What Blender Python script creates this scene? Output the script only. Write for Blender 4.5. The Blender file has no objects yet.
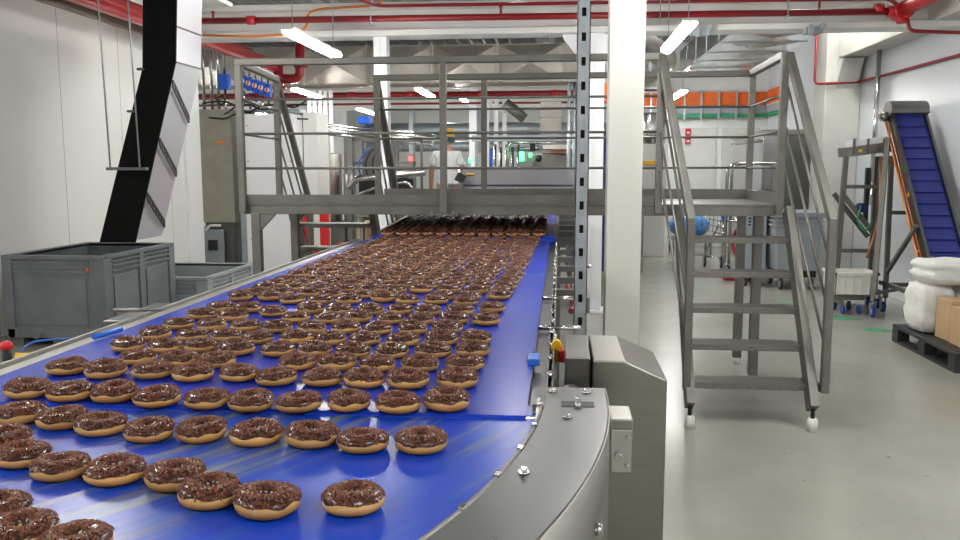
import bpy, bmesh, math, random
from mathutils import Vector, Matrix, Euler
random.seed(7)
C = bpy.context.scene.collection
PI = math.pi
R = math.radians
# ------------------------------------------------------------------ camera
F = 830.0; VPX, VPY = 560.0, 168.0; CH = 1.5; ROLL = R(0.6)
d_ = Vector(((VPX-480)/F, (270-VPY)/F, -1.0)).normalized()
u_ = Vector((math.sin(ROLL), math.cos(ROLL), 0)); u_ = (u_-d_*u_.dot(d_)).normalized()
x_ = d_.cross(u_)
M3 = Matrix((x_, d_, u_))            # rows are the world axes seen from the camera = camera-to-world
cam = bpy.data.objects.new('camera', bpy.data.cameras.new('camera')); C.objects.link(cam)
cam.matrix_world = Matrix.Translation((0, 0, CH)) @ M3.to_4x4()
cam.data.sensor_width = 36; cam.data.lens = F/960*36; cam.data.clip_start = .05
bpy.context.scene.camera = cam
def ray(px, py): return M3 @ Vector(((px-480)/F, (270-py)/F, -1.0))
def atz(px, py, z):
    r = ray(px, py); return Vector((0, 0, CH)) + r*((z-CH)/r.z)
def aty(px, py, y):
    r = ray(px, py); return Vector((0, 0, CH)) + r*(y/r.y)

# ------------------------------------------------------------------ materials
MATS = {}
def mat(name, col, rough=.5, metal=0, bump=None, var=0, vscale=8, coat=0, stretch=(1,1,1), emis=None, spec=None, trans=0, alpha=1, sheen=0):
    if name in MATS: return MATS[name]
    m = bpy.data.materials.new(name); m.use_nodes = True; nt = m.node_tree; N = nt.nodes; L = nt.links
    b = N['Principled BSDF']
    b.inputs['Base Color'].default_value = (*col, 1); b.inputs['Roughness'].default_value = rough; b.inputs['Metallic'].default_value = metal
    if coat: b.inputs['Coat Weight'].default_value = coat; b.inputs['Coat Roughness'].default_value = .08
    if spec is not None: b.inputs['Specular IOR Level'].default_value = spec
    if trans: b.inputs['Transmission Weight'].default_value = trans
    if alpha < 1: b.inputs['Alpha'].default_value = alpha
    if emis: b.inputs['Emission Color'].default_value = (*emis[0], 1); b.inputs['Emission Strength'].default_value = emis[1]
    if var or bump:
        tc = N.new('ShaderNodeTexCoord'); mp = N.new('ShaderNodeMapping'); mp.inputs['Scale'].default_value = stretch
        L.new(tc.outputs['Object'], mp.inputs['Vector'])
        nz = N.new('ShaderNodeTexNoise'); nz.inputs['Scale'].default_value = vscale; nz.inputs['Detail'].default_value = 5
        L.new(mp.outputs['Vector'], nz.inputs['Vector'])
        if var:
            rp = N.new('ShaderNodeValToRGB')
            rp.color_ramp.elements[0].position = .3; rp.color_ramp.elements[1].position = .72
            rp.color_ramp.elements[0].color = tuple(max(0, c*(1-var)) for c in col)+(1,)
            rp.color_ramp.elements[1].color = tuple(min(1, c*(1+var*.6)) for c in col)+(1,)
            L.new(nz.outputs['Fac'], rp.inputs['Fac']); L.new(rp.outputs['Color'], b.inputs['Base Color'])
            mr = N.new('ShaderNodeMapRange'); mr.inputs['To Min'].default_value = max(.02, rough-.07); mr.inputs['To Max'].default_value = min(1, rough+.1)
            L.new(nz.outputs['Fac'], mr.inputs['Value']); L.new(mr.outputs['Result'], b.inputs['Roughness'])
        if bump:
            bp = N.new('ShaderNodeBump'); bp.inputs['Strength'].default_value = bump[0]; bp.inputs['Distance'].default_value = bump[1]
            L.new(nz.outputs['Fac'], bp.inputs['Height']); L.new(bp.outputs['Normal'], b.inputs['Normal'])
    MATS[name] = m; return m

def rib_mat(name, col, axis, pitch, rough=.4, depth=.004, joint=None, seam=None):
    """ribbed sandwich panel: fine ribs along one axis, wide panel joints"""
    m = bpy.data.materials.new(name); m.use_nodes = True; nt = m.node_tree; N = nt.nodes; L = nt.links
    b = N['Principled BSDF']; b.inputs['Roughness'].default_value = rough
    tc = N.new('ShaderNodeTexCoord'); sp = N.new('ShaderNodeSeparateXYZ'); L.new(tc.outputs['Object'], sp.inputs[0])
    def math_(op, a, bval=None):
        n = N.new('ShaderNodeMath'); n.operation = op
        if hasattr(a, 'links'): L.new(a, n.inputs[0])
        else: n.inputs[0].default_value = a
        if bval is not None:
            if hasattr(bval, 'links'): L.new(bval, n.inputs[1])
            else: n.inputs[1].default_value = bval
        return n.outputs[0]
    c = sp.outputs[axis]
    pp = math_('PINGPONG', c, pitch/2); hgt = math_('GREATER_THAN', pp, pitch*.40)
    h = hgt
    col1 = N.new('ShaderNodeMix'); col1.data_type = 'RGBA'
    nz = N.new('ShaderNodeTexNoise'); nz.inputs['Scale'].default_value = 1.3; nz.inputs['Detail'].default_value = 4; L.new(tc.outputs['Object'], nz.inputs['Vector'])
    L.new(nz.outputs['Fac'], col1.inputs[0]); col1.inputs[6].default_value = tuple(x*.94 for x in col)+(1,); col1.inputs[7].default_value = (*col, 1)
    out = col1.outputs[2]
    if joint:
        jp = math_('PINGPONG', c, joint/2); jm = math_('LESS_THAN', jp, .004)
        mx = N.new('ShaderNodeMix'); mx.data_type = 'RGBA'; L.new(jm, mx.inputs[0]); L.new(out, mx.inputs[6]); mx.inputs[7].default_value = (.22, .21, .19, 1)
        out = mx.outputs[2]
    L.new(out, b.inputs['Base Color'])
    bp = N.new('ShaderNodeBump'); bp.inputs['Strength'].default_value = .35; bp.inputs['Distance'].default_value = depth
    L.new(h, bp.inputs['Height']); L.new(bp.outputs['Normal'], b.inputs['Normal'])
    MATS[name] = m; return m

def steel(name, col, rough, st=(1, 30, 1), var=.18): return mat(name, col, rough, 1, var=var, vscale=6, stretch=st)
m_steel = steel('brushed_steel', (.30, .29, .265), .30, (1, 1, 14), .07)
m_hood = mat('hood_sheet', (.36, .36, .38), .4, .4, var=.1, vscale=3)
m_steelh = steel('brushed_steel_flat', (.20, .20, .20), .33, (6, 1, 1), .05)
m_satin = mat('satin_steel', (.24, .236, .22), .42, .8, var=.15, vscale=5)
m_rail = mat('stair_steel', (.17, .165, .147), .48, .6, var=.18, vscale=7)
m_tread = mat('checker_plate', (.19, .185, .17), .42, .7, var=.25, vscale=70, bump=(.6, .004))
m_zinc = mat('zinc_plate', (.42, .47, .50), .42, .7, var=.15, vscale=30)
m_chrome = mat('polished_steel', (.52, .52, .51), .2, 1)
m_dark = mat('dark_rubber', (.012, .012, .013), .55)
m_slot = mat('slot_shade_and_dark_parts', (.02, .02, .022), .8)  # shade inside the strut slots as near-black colour; also other dark parts
m_red = mat('red_pipe_paint', (.50, .012, .018), .32, coat=.3, var=.12)
m_maroon = mat('maroon_pipe_paint', (.27, .010, .016), .38, var=.1)
m_white = mat('white_paint', (.78, .78, .75), .45, var=.05, vscale=3)
m_whiteg = mat('white_gloss_paint', (.82, .83, .84), .3)
m_cream = mat('cream_column_paint', (.54, .535, .49), .42, var=.06, vscale=2, stretch=(2, 2, .4))
m_conc = mat('painted_concrete', (.56, .555, .52), .7, var=.12, vscale=2.5, bump=(.15, .01))
m_beige = mat('beige_trim', (.36, .33, .27), .6, var=.08)
m_greyduct = mat('galvanised_duct', (.46, .43, .39), .36, .75, var=.22, vscale=2.2)
m_foil = mat('shiny_duct_sheet', (.80, .82, .84), .13, 1, var=.1, vscale=1.5, bump=(.25, .03))
m_bin = mat('grey_bin_plastic', (.135, .150, .158), .42, var=.22, vscale=4)
m_binl = mat('light_grey_bin_plastic', (.27, .30, .32), .42, var=.15, vscale=4)
m_blue = mat('blue_belt_dark', (.036, .046, .27), .42, var=.18, vscale=9)
m_belt2 = mat('blue_handle_plastic', (.02, .15, .62), .35)
m_bbox = mat('blue_valve_enclosure', (.012, .10, .55), .4)
m_orange = mat('orange_panel', (.72, .13, .012), .55, var=.18, vscale=4)
m_ocable = mat('orange_cable', (.75, .22, .04), .5)
m_green = mat('green_tape', (.02, .30, .12), .5, var=.15, vscale=12)
m_greytr = mat('grey_trim_panel', (.30, .31, .35), .55, var=.08)
m_yellow = mat('yellow_plastic', (.85, .48, .02), .4)
m_redp = mat('red_plastic', (.65, .015, .02), .35)
m_card = mat('cardboard', (.50, .33, .18), .8, var=.12, vscale=6)
m_cardd = mat('cardboard_print', (.16, .10, .06), .8)
m_sack = mat('white_woven_sack', (.74, .74, .71), .6, var=.08, vscale=25, bump=(.4, .006))
m_pallet = mat('black_pallet_plastic', (.022, .022, .024), .5, var=.2, vscale=10)
m_capw = mat('white_plastic', (.72, .71, .66), .45)
m_navy = mat('navy_curtain', (.012, .016, .13), .5, var=.15)
m_skin = mat('skin', (.42, .21, .135), .5)
m_shirt = mat('white_cotton', (.72, .72, .72), .8, var=.06, vscale=12, bump=(.3, .01))
m_capy = mat('mustard_cap_cloth', (.62, .33, .02), .7, var=.1, vscale=30)
m_teal = mat('teal_band', (.03, .16, .20), .6)
m_hair = mat('dark_hair', (.02, .014, .01), .7)
m_bag = mat('blue_film', (.06, .25, .62), .25, var=.3, vscale=7)
m_lightb = mat('light_blue_bag', (.35, .58, .70), .35, var=.2)
m_copper = mat('copper_conduit', (.40, .17, .09), .4, .3, var=.15)
m_casterblue = mat('blue_caster_tyre', (.01, .05, .32), .5)
m_glow = mat('tube_light', (1, 1, 1), .5, emis=((1, .985, .95), 40))
m_gled = mat('green_lamp', (.05, .8, .2), .4, emis=((.06, 1, .3), 3.2))
m_rled = mat('red_lamp', (.8, .05, .05), .4, emis=((1, .06, .05), 2.5))
m_screen = mat('lit_screen', (.6, .7, .8), .3, emis=((.7, .82, 1), 1.6))
m_deck = mat('corrugated_deck', (.28, .28, .28), .5, .4, var=.1)
m_door = mat('beige_door_panel', (.36, .34, .28), .45, .2, var=.1)
m_wrap = mat('green_film', (.45, .62, .50), .25, var=.2)
m_sign = mat('red_sign', (.45, .03, .05), .5)

# floor: glossy light epoxy with wear
def floor_mat():
    m = mat('epoxy_floor', (.42, .415, .37), .2, 0, var=.0, bump=(.05, .02), vscale=1.2)
    nt = m.node_tree; N = nt.nodes; L = nt.links; b = N['Principled BSDF']
    tc = N.new('ShaderNodeTexCoord'); n1 = N.new('ShaderNodeTexNoise'); n1.inputs['Scale'].default_value = .8; n1.inputs['Detail'].default_value = 8; n1.inputs['Roughness'].default_value = .65
    L.new(tc.outputs['Object'], n1.inputs['Vector']); rp = N.new('ShaderNodeValToRGB'); e = rp.color_ramp.elements
    e[0].position = .3; e[0].color = (.245, .245, .21, 1); e[1].position = .75; e[1].color = (.33, .33, .292, 1)
    L.new(n1.outputs['Fac'], rp.inputs['Fac'])
    n2 = N.new('ShaderNodeTexNoise'); n2.inputs['Scale'].default_value = 23; n2.inputs['Detail'].default_value = 3; L.new(tc.outputs['Object'], n2.inputs['Vector'])
    gt = N.new('ShaderNodeValToRGB'); gt.color_ramp.elements[0].position = .70; gt.color_ramp.elements[1].position = .76; L.new(n2.outputs['Fac'], gt.inputs['Fac'])
    mx = N.new('ShaderNodeMix'); mx.data_type = 'RGBA'; L.new(gt.outputs['Color'], mx.inputs[0]); L.new(rp.outputs['Color'], mx.inputs[6]); mx.inputs[7].default_value = (.16, .155, .135, 1)
    L.new(mx.outputs[2], b.inputs['Base Color'])
    mr = N.new('ShaderNodeMapRange'); mr.inputs['To Min'].default_value = .12; mr.inputs['To Max'].default_value = .34; L.new(n1.outputs['Fac'], mr.inputs['Value']); L.new(mr.outputs['Result'], b.inputs['Roughness'])
    return m
m_floor = floor_mat()
# belts: blue polyurethane, streaks of grey flour wear; polar=True lets the streaks follow the bend
def belt_mat(name, polar, centre=(0, 0)):
    m = bpy.data.materials.new(name); m.use_nodes = True; nt = m.node_tree; N = nt.nodes; L = nt.links; b = N['Principled BSDF']
    tc = N.new('ShaderNodeTexCoord'); sp = N.new('ShaderNodeSeparateXYZ'); L.new(tc.outputs['Object'], sp.inputs[0])
    cb = N.new('ShaderNodeCombineXYZ')
    def ma(op, a, v):
        n = N.new('ShaderNodeMath'); n.operation = op; L.new(a, n.inputs[0])
        if isinstance(v, (int, float)): n.inputs[1].default_value = v
        else: L.new(v, n.inputs[1])
        return n.outputs[0]
    if polar:
        x = ma('SUBTRACT', sp.outputs[0], centre[0]); y = ma('SUBTRACT', sp.outputs[1], centre[1])
        r = N.new('ShaderNodeMath'); r.operation = 'SQRT'; s = ma('ADD', ma('MULTIPLY', x, x), ma('MULTIPLY', y, y)); L.new(s, r.inputs[0])
        a = ma('ARCTAN2', y, x)
        L.new(ma('MULTIPLY', r.outputs[0], 9), cb.inputs[0]); L.new(ma('MULTIPLY', a, 1.7), cb.inputs[1])
    else:
        L.new(ma('MULTIPLY', sp.outputs[0], 9), cb.inputs[0]); L.new(ma('MULTIPLY', sp.outputs[1], .7), cb.inputs[1])
    nz = N.new('ShaderNodeTexNoise'); nz.inputs['Scale'].default_value = 1.6; nz.inputs['Detail'].default_value = 6; nz.inputs['Roughness'].default_value = .6; L.new(cb.outputs[0], nz.inputs['Vector'])
    rp = N.new('ShaderNodeValToRGB'); e = rp.color_ramp.elements
    if polar:
        e[0].position = .45; e[0].color = (.005, .052, .50, 1); e[1].position = .63; e[1].color = (.15, .18, .22, 1)
        k = e.new(.52); k.color = (.010, .068, .47, 1)
    else:
        e[0].position = .45; e[0].color = (.006, .036, .44, 1); e[1].position = .8; e[1].color = (.012, .055, .42, 1)
    L.new(nz.outputs['Fac'], rp.inputs['Fac']); L.new(rp.outputs['Color'], b.inputs['Base Color'])
    b.inputs['Roughness'].default_value = .27; b.inputs['Specular IOR Level'].default_value = .35
    MATS[name] = m; return m
CX, CY, RO, RI = -1.72, 1.65, 1.69, .45
m_belt = belt_mat('blue_belt', False); m_beltc = belt_mat('blue_curved_belt', True, (CX, CY))
# dough and chocolate
def dough_mat():
    m = bpy.data.materials.new('fried_dough'); m.use_nodes = True; nt = m.node_tree; N = nt.nodes; L = nt.links; b = N['Principled BSDF']
    tc = N.new('ShaderNodeTexCoord'); oi = N.new('ShaderNodeObjectInfo'); nz = N.new('ShaderNodeTexNoise'); nz.inputs['Scale'].default_value = 30; L.new(tc.outputs['Object'], nz.inputs['Vector'])
    sp = N.new('ShaderNodeSeparateXYZ'); L.new(tc.outputs['Object'], sp.inputs[0])
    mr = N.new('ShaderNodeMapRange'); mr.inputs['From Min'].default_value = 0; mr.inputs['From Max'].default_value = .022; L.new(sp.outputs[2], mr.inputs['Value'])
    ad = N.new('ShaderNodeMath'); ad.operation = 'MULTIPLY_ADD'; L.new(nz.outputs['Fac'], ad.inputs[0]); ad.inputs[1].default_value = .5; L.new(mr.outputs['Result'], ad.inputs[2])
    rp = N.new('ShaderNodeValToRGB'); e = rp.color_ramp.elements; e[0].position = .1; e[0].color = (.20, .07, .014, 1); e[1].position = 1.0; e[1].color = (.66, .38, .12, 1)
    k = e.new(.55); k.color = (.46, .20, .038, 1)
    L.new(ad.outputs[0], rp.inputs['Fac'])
    hs = N.new('ShaderNodeHueSaturation'); L.new(rp.outputs['Color'], hs.inputs['Color'])
    m2 = N.new('ShaderNodeMapRange'); m2.inputs['To Min'].default_value = .82; m2.inputs['To Max'].default_value = 1.12; L.new(oi.outputs['Random'], m2.inputs['Value']); L.new(m2.outputs['Result'], hs.inputs['Value'])
    L.new(hs.outputs['Color'], b.inputs['Base Color']); b.inputs['Roughness'].default_value = .55
    b.inputs['Subsurface Weight'].default_value = 0
    MATS['fried_dough'] = m; return m
m_dough = dough_mat()
m_choc = mat('chocolate_glaze', (.050, .017, .009), .24, coat=.0, var=.2, vscale=60, bump=(.5, .002), spec=.6)
m_spr = mat('chocolate_sprinkle', (.20, .075, .040), .32, var=.3, vscale=90)

# ------------------------------------------------------------------ mesh builder
class MB:
    def __init__(s): s.v = []; s.f = []; s.m = []; s.sm = []; s.cur = 0; s.smooth = False
    def use(s, i): s.cur = i; return s
    def face(s, idx, sm=None): s.f.append(tuple(idx)); s.m.append(s.cur); s.sm.append(s.smooth if sm is None else sm)
    def box(s, a, b, rot=None, piv=None):
        x0, y0, z0 = (min(a[i], b[i]) for i in range(3)); x1, y1, z1 = (max(a[i], b[i]) for i in range(3))
        vs = [Vector(p) for p in ((x0,y0,z0),(x1,y0,z0),(x1,y1,z0),(x0,y1,z0),(x0,y0,z1),(x1,y0,z1),(x1,y1,z1),(x0,y1,z1))]
        if rot is not None:
            pv = Vector(piv) if piv is not None else Vector(((x0+x1)/2, (y0+y1)/2, (z0+z1)/2))
            vs = [rot @ (p-pv)+pv for p in vs]
        k = len(s.v); s.v += vs
        for q in ((0,3,2,1),(4,5,6,7),(0,1,5,4),(1,2,6,5),(2,3,7,6),(3,0,4,7)): s.face([k+i for i in q], False)
        return s
    def beam(s, p, q, w, h, up=(0, 0, 1)):
        """rectangular bar from p to q; w across, h along up"""
        p = Vector(p); q = Vector(q); d = (q-p).normalized(); u = Vector(up)
        if abs(d.dot(u)) > .99: u = Vector((0, 1, 0))
        sd = d.cross(u).normalized(); u = sd.cross(d).normalized(); k = len(s.v)
        for e in (p, q):
            for a, b in ((-1,-1),(1,-1),(1,1),(-1,1)): s.v.append(e+sd*(a*w/2)+u*(b*h/2))
        for qd in ((0,1,2,3),(7,6,5,4),(0,4,5,1),(1,5,6,2),(2,6,7,3),(3,7,4,0)): s.face([k+i for i in qd], False)
        return s
    def tube(s, p, q, r, n=10, r2=None, caps=True):
        p = Vector(p); q = Vector(q); d = (q-p).normalized(); u = Vector((0, 0, 1)) if abs(d.z) < .9 else Vector((1, 0, 0))
        a = d.cross(u).normalized(); b = d.cross(a).normalized(); k = len(s.v); r2 = r if r2 is None else r2
        for e, rr in ((p, r), (q, r2)):
            for i in range(n):
                t = 2*PI*i/n; s.v.append(e+a*(rr*math.cos(t))+b*(rr*math.sin(t)))
        for i in range(n): j = (i+1) % n; s.face((k+i, k+j, k+n+j, k+n+i), True)
        if caps: s.face([k+i for i in range(n)][::-1], False); s.face([k+n+i for i in range(n)], False)
        return s
    def path(s, pts, r, n=8, bend=0):
        pts = [Vector(p) for p in pts]
        if bend:
            out = [pts[0]]
            for i in range(1, len(pts)-1):
                a, b, c = pts[i-1], pts[i], pts[i+1]; u = (a-b); w = (c-b); k = min(bend, u.length*.45, w.length*.45)
                u = b+u.normalized()*k; w = b+w.normalized()*k
                for t in (0, .25, .5, .75, 1): out.append(u*(1-t)**2+b*(2*t*(1-t))+w*t*t)
            out.append(pts[-1]); pts = out
        k = len(s.v); prev = None
        for i, p in enumerate(pts):
            d = (pts[min(i+1, len(pts)-1)]-pts[max(i-1, 0)]).normalized()
            if prev is None:
                u = Vector((0, 0, 1)) if abs(d.z) < .9 else Vector((1, 0, 0)); a = d.cross(u).normalized()
            else: a = (prev-d*prev.dot(d)).normalized()
            prev = a; b = d.cross(a)
            for j in range(n):
                t = 2*PI*j/n; s.v.append(p+a*(r*math.cos(t))+b*(r*math.sin(t)))
        for i in range(len(pts)-1):
            for j in range(n): l = (j+1) % n; s.face((k+i*n+j, k+i*n+l, k+(i+1)*n+l, k+(i+1)*n+j), True)
        s.face([k+j for j in range(n)][::-1], False); s.face([k+(len(pts)-1)*n+j for j in range(n)], False)
        return s
    def prism(s, poly, axis, a, b):
        """poly of 2d points extruded along axis from a to b"""
        k = len(s.v); n = len(poly)
        for t in (a, b):
            for (u, w) in poly:
                s.v.append(Vector({0: (t, u, w), 1: (u, t, w), 2: (u, w, t)}[axis]))
        s.face([k+i for i in range(n)], False); s.face([k+n+i for i in range(n)][::-1], False)
        for i in range(n): j = (i+1) % n; s.face((k+i, k+n+i, k+n+j, k+j), False)
        return s
    def lathe(s, prof, c, n=24, axis=2, closed=False):
        k = len(s.v); c = Vector(c); m = len(prof)
        for i in range(n):
            t = 2*PI*i/n
            for (r, z) in prof:
                p = {2: (r*math.cos(t), r*math.sin(t), z), 0: (z, r*math.cos(t), r*math.sin(t)), 1: (r*math.cos(t), z, r*math.sin(t))}[axis]
                s.v.append(c+Vector(p))
        mm = m if closed else m-1
        for i in range(n):
            j = (i+1) % n
            for q in range(mm): w = (q+1) % m; s.face((k+i*m+q, k+j*m+q, k+j*m+w, k+i*m+w), True)
        return s
    def ball(s, c, r, sc=(1, 1, 1), n=12, m=8):
        prof = [(r*math.sin(PI*i/m), -r*math.cos(PI*i/m)) for i in range(m+1)]
        k = len(s.v); s.lathe(prof, (0, 0, 0), n)
        for i in range(k, len(s.v)): v = s.v[i]; s.v[i] = Vector((v.x*sc[0], v.y*sc[1], v.z*sc[2]))+Vector(c)
        return s
    def sector(s, c, r0, r1, a0, a1, z0, z1, n=40):
        k = len(s.v)
        for i in range(n+1):
            t = a0+(a1-a0)*i/n; cs, sn = math.cos(t), math.sin(t)
            for r, z in ((r0, z0), (r1, z0), (r1, z1), (r0, z1)): s.v.append(Vector((c[0]+r*cs, c[1]+r*sn, z)))
        for i in range(n):
            for q in range(4): w = (q+1) % 4; s.face((k+i*4+q, k+i*4+w, k+(i+1)*4+w, k+(i+1)*4+q), q % 2 == 1)
        s.face((k, k+3, k+2, k+1), False); s.face([k+n*4+i for i in range(4)], False)
        return s
    def build(s, name, mats, parent=None, loc=None, bevel=0, seg=2):
        if not isinstance(mats, (list, tuple)): mats = [mats]
        if parent is not None: o0 = ORG[parent]
        elif loc is not None: o0 = Vector(loc)
        else:
            xs = [v.x for v in s.v]; ys = [v.y for v in s.v]; zs = [v.z for v in s.v]
            o0 = Vector(((min(xs)+max(xs))/2, (min(ys)+max(ys))/2, min(zs)))
        me = bpy.data.meshes.new(name); me.from_pydata([v-o0 for v in s.v], [], s.f)
        for mm in mats: me.materials.append(mm)
        me.polygons.foreach_set('material_index', s.m); me.polygons.foreach_set('use_smooth', s.sm); me.update()
        bm = bmesh.new(); bm.from_mesh(me); bmesh.ops.recalc_face_normals(bm, faces=bm.faces); bm.to_mesh(me); bm.free()
        o = bpy.data.objects.new(name, me); C.objects.link(o)
        if parent is not None: o.parent = parent
        else: o.location = o0
        ORG[o] = o0
        if bevel:
            b = o.modifiers.new('bevel', 'BEVEL'); b.width = bevel; b.segments = seg; b.limit_method = 'ANGLE'; b.angle_limit = R(40)
        return o
ORG = {}
def tag(o, label, cat, group=None):
    o['label'] = label; o['category'] = cat
    if group: o['group'] = group
    return o
def thing(name, label, cat, loc, group=None):
    o = bpy.data.objects.new(name, None); o.empty_display_size = .1; C.objects.link(o); o.location = loc; ORG[o] = Vector(loc); return tag(o, label, cat, group)
def struct(mb, name, m, **k):
    o = mb.build(name, m, loc=k.pop('loc', (0, 0, 0)), **k); o['kind'] = 'structure'; return o
def copy_tree(o, parent=None):
    c = o.copy(); C.objects.link(c); ORG[c] = ORG[o]
    if parent: c.parent = parent
    for ch in [x for x in ALLCH.get(o, o.children)]: copy_tree(ch, c)
    return c
ALLCH = {}

# ------------------------------------------------------------------ room shell
LW, RW, CEIL, BACK = -5.0, 3.88, 3.9, 27.0
m_lwall = rib_mat('white_cladding_left', (.74, .74, .71), 1, .09, .38, .004, joint=1.15)
m_rwall = rib_mat('white_cladding_right', (.60, .63, .66), 2, .075, .30, .008)
m_bwall = mat('far_white_wall', (.72, .74, .72), .5, var=.05, vscale=1)
struct(MB().box((-9.2, -3.2, -.1), (6, BACK+.2, 0)), 'floor', m_floor)
cm = MB().box((-9.2, -3.2, CEIL), (6, BACK+.2, CEIL+.1))
x = -9.0
while x < 5.9:
    cm.prism([(x, CEIL), (x+.02, CEIL-.055), (x+.10, CEIL-.055), (x+.12, CEIL)], 1, -3.2, BACK); x += .24
struct(cm, 'ceiling', m_deck)
struct(MB().box((LW-.15, -3.2, 0), (LW, 11.2, CEIL)), 'wall_left', m_lwall)
struct(MB().box((RW, -3.2, 0), (RW+.15, 16.4, CEIL)), 'wall_right', m_rwall)
struct(MB().box((-9.2, -3.3, 0), (6, -3.2, CEIL)), 'wall_behind', m_white)
struct(MB().box((-9.2, BACK, 0), (6, BACK+.15, CEIL)), 'wall_far', m_bwall)
struct(MB().box((-9.3, 11.2, 0), (-9.2, BACK, CEIL)), 'wall_far_left', m_bwall)
struct(MB().box((-9.2, 11.05, 0), (LW-.15, 11.2, CEIL)), 'wall_return', m_bwall)
rb = MB().box((2.05, 16.3, 0), (RW, 16.45, CEIL))
struct(rb, 'wall_back_right', m_bwall)
struct(MB().box((2.05, 16.45, 0), (2.2, BACK, CEIL)), 'wall_passage', m_bwall)
struct(MB().box((LW, -3, 3.09), (LW+.06, 11.1, 3.26)), 'trim_1', m_beige)
struct(MB().box((LW, 10.75, 0), (LW+.04, 11.2, 3.09)), 'trim_2', m_whiteg)
# door leaves in the back right wall
for i, (a, b) in enumerate(((2.25, 2.95), (3.05, 3.75))):
    struct(MB().box((a, 16.27, 0), (b, 16.31, 2.25)), 'door_%d' % (i+1), mat('pale_door', (.60, .61, .58), .4, var=.06), bevel=.004)
# lateral girder, cross members, longitudinal beams
g = MB().box((-3.9, 8.72, 2.90), (RW, 8.80, 3.13)).box((-3.9, 8.60, 2.85), (RW, 8.92, 2.91)).box((-3.9, 8.60, 3.12), (RW, 8.92, 3.18))
struct(g, 'trim_3', m_white, bevel=.006)
g = MB().box((-3.75, 7.7, 3.16), (-3.4, 8.6, 3.2)).box((-3.61, 7.7, 3.2), (-3.54, 8.6, CEIL)).box((-3.75, -3, 3.5), (-3.4, 7.7, CEIL)); struct(g, 'trim_4', m_white)
g = MB().box((3.56, -3, 2.90), (RW, 11.35, CEIL)); struct(g, 'trim_5', m_cream, bevel=.01)
g = MB().box((-9, 16.9, 3.1), (2.0, 17.05, 3.6)); struct(g, 'trim_6', m_white)
g = MB().box((-9, 21.6, 3.0), (2.0, 21.75, 3.6)); struct(g, 'trim_7', m_white)
# columns
def column(name, x, y, w, d, label, z1=2.85, m=m_whiteg, bracket=False, flange=True):
    t = thing(name, label, 'column', (x, y, 0))
    c = MB()
    if flange:
        c.box((x-w/2, y-d/2, 0), (x+w/2, y-d/2+.012, z1)).box((x-w/2, y+d/2-.012, 0), (x+w/2, y+d/2, z1)).box((x-.006, y-d/2, 0), (x+.006, y+d/2, z1))
    else: c.box((x-w/2, y-d/2, 0), (x+w/2, y+d/2, z1))
    c.build('shaft', m, t, bevel=.004)
    MB().box((x-w*.8, y-d*.8, 0), (x+w*.8, y+d*.8, .02)).build('base_plate', m, t)
    if bracket:
        for s in (-1, 1):
            MB().prism([(x+s*w/2, z1), (x+s*(w/2+.22), z1), (x+s*(w/2+.20), z1-.05), (x+s*w/2, z1-.30)], 1, y-.02, y+.02).build('haunch', m, t)
    return t
column('steel_column', .345, 4.6, .185, .18, 'broad cream square steel column just behind the tall steel cover, front of walkway', z1=CEIL-.06, m=m_cream, flange=False)
column('steel_column', .335, 8.76, .21, .2, 'white steel column with flared haunches under the girder, right behind the slotted strut', bracket=True)
column('steel_column', -1.87, 8.76, .14, .16, 'slim white steel column under the girder, left of the worker, behind left end of walkway')
column('steel_column', -2.08, 20, .17, .17, 'far white steel column just right of the worker, bracketed at top', z1=CEIL-.06, bracket=True)
column('steel_column', -4.65, 17.5, .22, .2, 'far white column right beside the wrapped vertical pipes', z1=2.7)
# concrete pillar on right
pt = thing('concrete_pillar', 'wide painted concrete pillar against the right wall behind the incline conveyor', 'pillar', (3.65, 11.65, 0))
MB().box((3.43, 11.4, 0), (RW-.002, 11.9, CEIL-.06)).build('shaft', m_conc, pt, bevel=.015)
MB().prism([(11.4, 2.88), (11.15, 2.88), (11.4, 2.52)], 0, 3.56, 3.82).build('corbel', m_conc, pt)

# ------------------------------------------------------------------ belts
B = 1.03
def belt_strip(x0, x1, pts, th=.006):
    """pts: (y,z) centre profile"""
    m = MB(); k = 0
    for (y, z) in pts:
        m.v += [Vector((x0, y, z)), Vector((x1, y, z)), Vector((x1, y, z-th)), Vector((x0, y, z-th))]
    for i in range(len(pts)-1):
        for q in range(4): w = (q+1) % 4; m.face((i*4+q, i*4+w, i*4+4+w, i*4+4+q), False)
    m.face((0, 1, 2, 3), False); n = (len(pts)-1)*4; m.face((n, n+1, n+2, n+3), False)
    return m
BX0, BX1 = -1.27, -.06
cv = thing('belt_conveyor', 'long straight conveyor with wide blue belt full of packed doughnuts', 'conveyor', (-.66, 3.5, 0))
nose = [(1.56+.018*math.sin(t), B-.022+.022*math.cos(t)) for t in (PI*1.0, PI*.75, PI*.5)]
prof = [(1.60, B-.03), (1.537, B-.026), (1.53, B-.013), (1.533, B-.004), (1.542, B), (5.42, B), (5.435, B-.004), (5.445, B-.02), (5.44, B-.05)]
belt_strip(BX0, BX1, prof).build('belt', m_belt, cv)
MB().tube((BX0-.02, 1.552, B-.014), (BX1+.045, 1.552, B-.014), .010, 14).build('nose_roller', m_chrome, cv)
fr = MB()
fr.box((BX1, 1.66, B-.10), (BX1+.034, 5.4, B-.022)).box((BX1+.034, 1.62, B-.14), (BX1+.038, 5.4, B-.008)).box((BX1+.046, 1.62, B-.14), (BX1+.050, 5.4, B-.008)).box((BX1+.034, 1.62, B-.14), (BX1+.050, 5.4, B-.13))
fr.build('right_side_frame', m_steelh, cv, bevel=.001)
sl = MB().box((BX0+.02, 1.62, B-.05), (BX1-.005, 5.38, B-.012)); sl.build('slider_bed', m_satin, cv)
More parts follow.
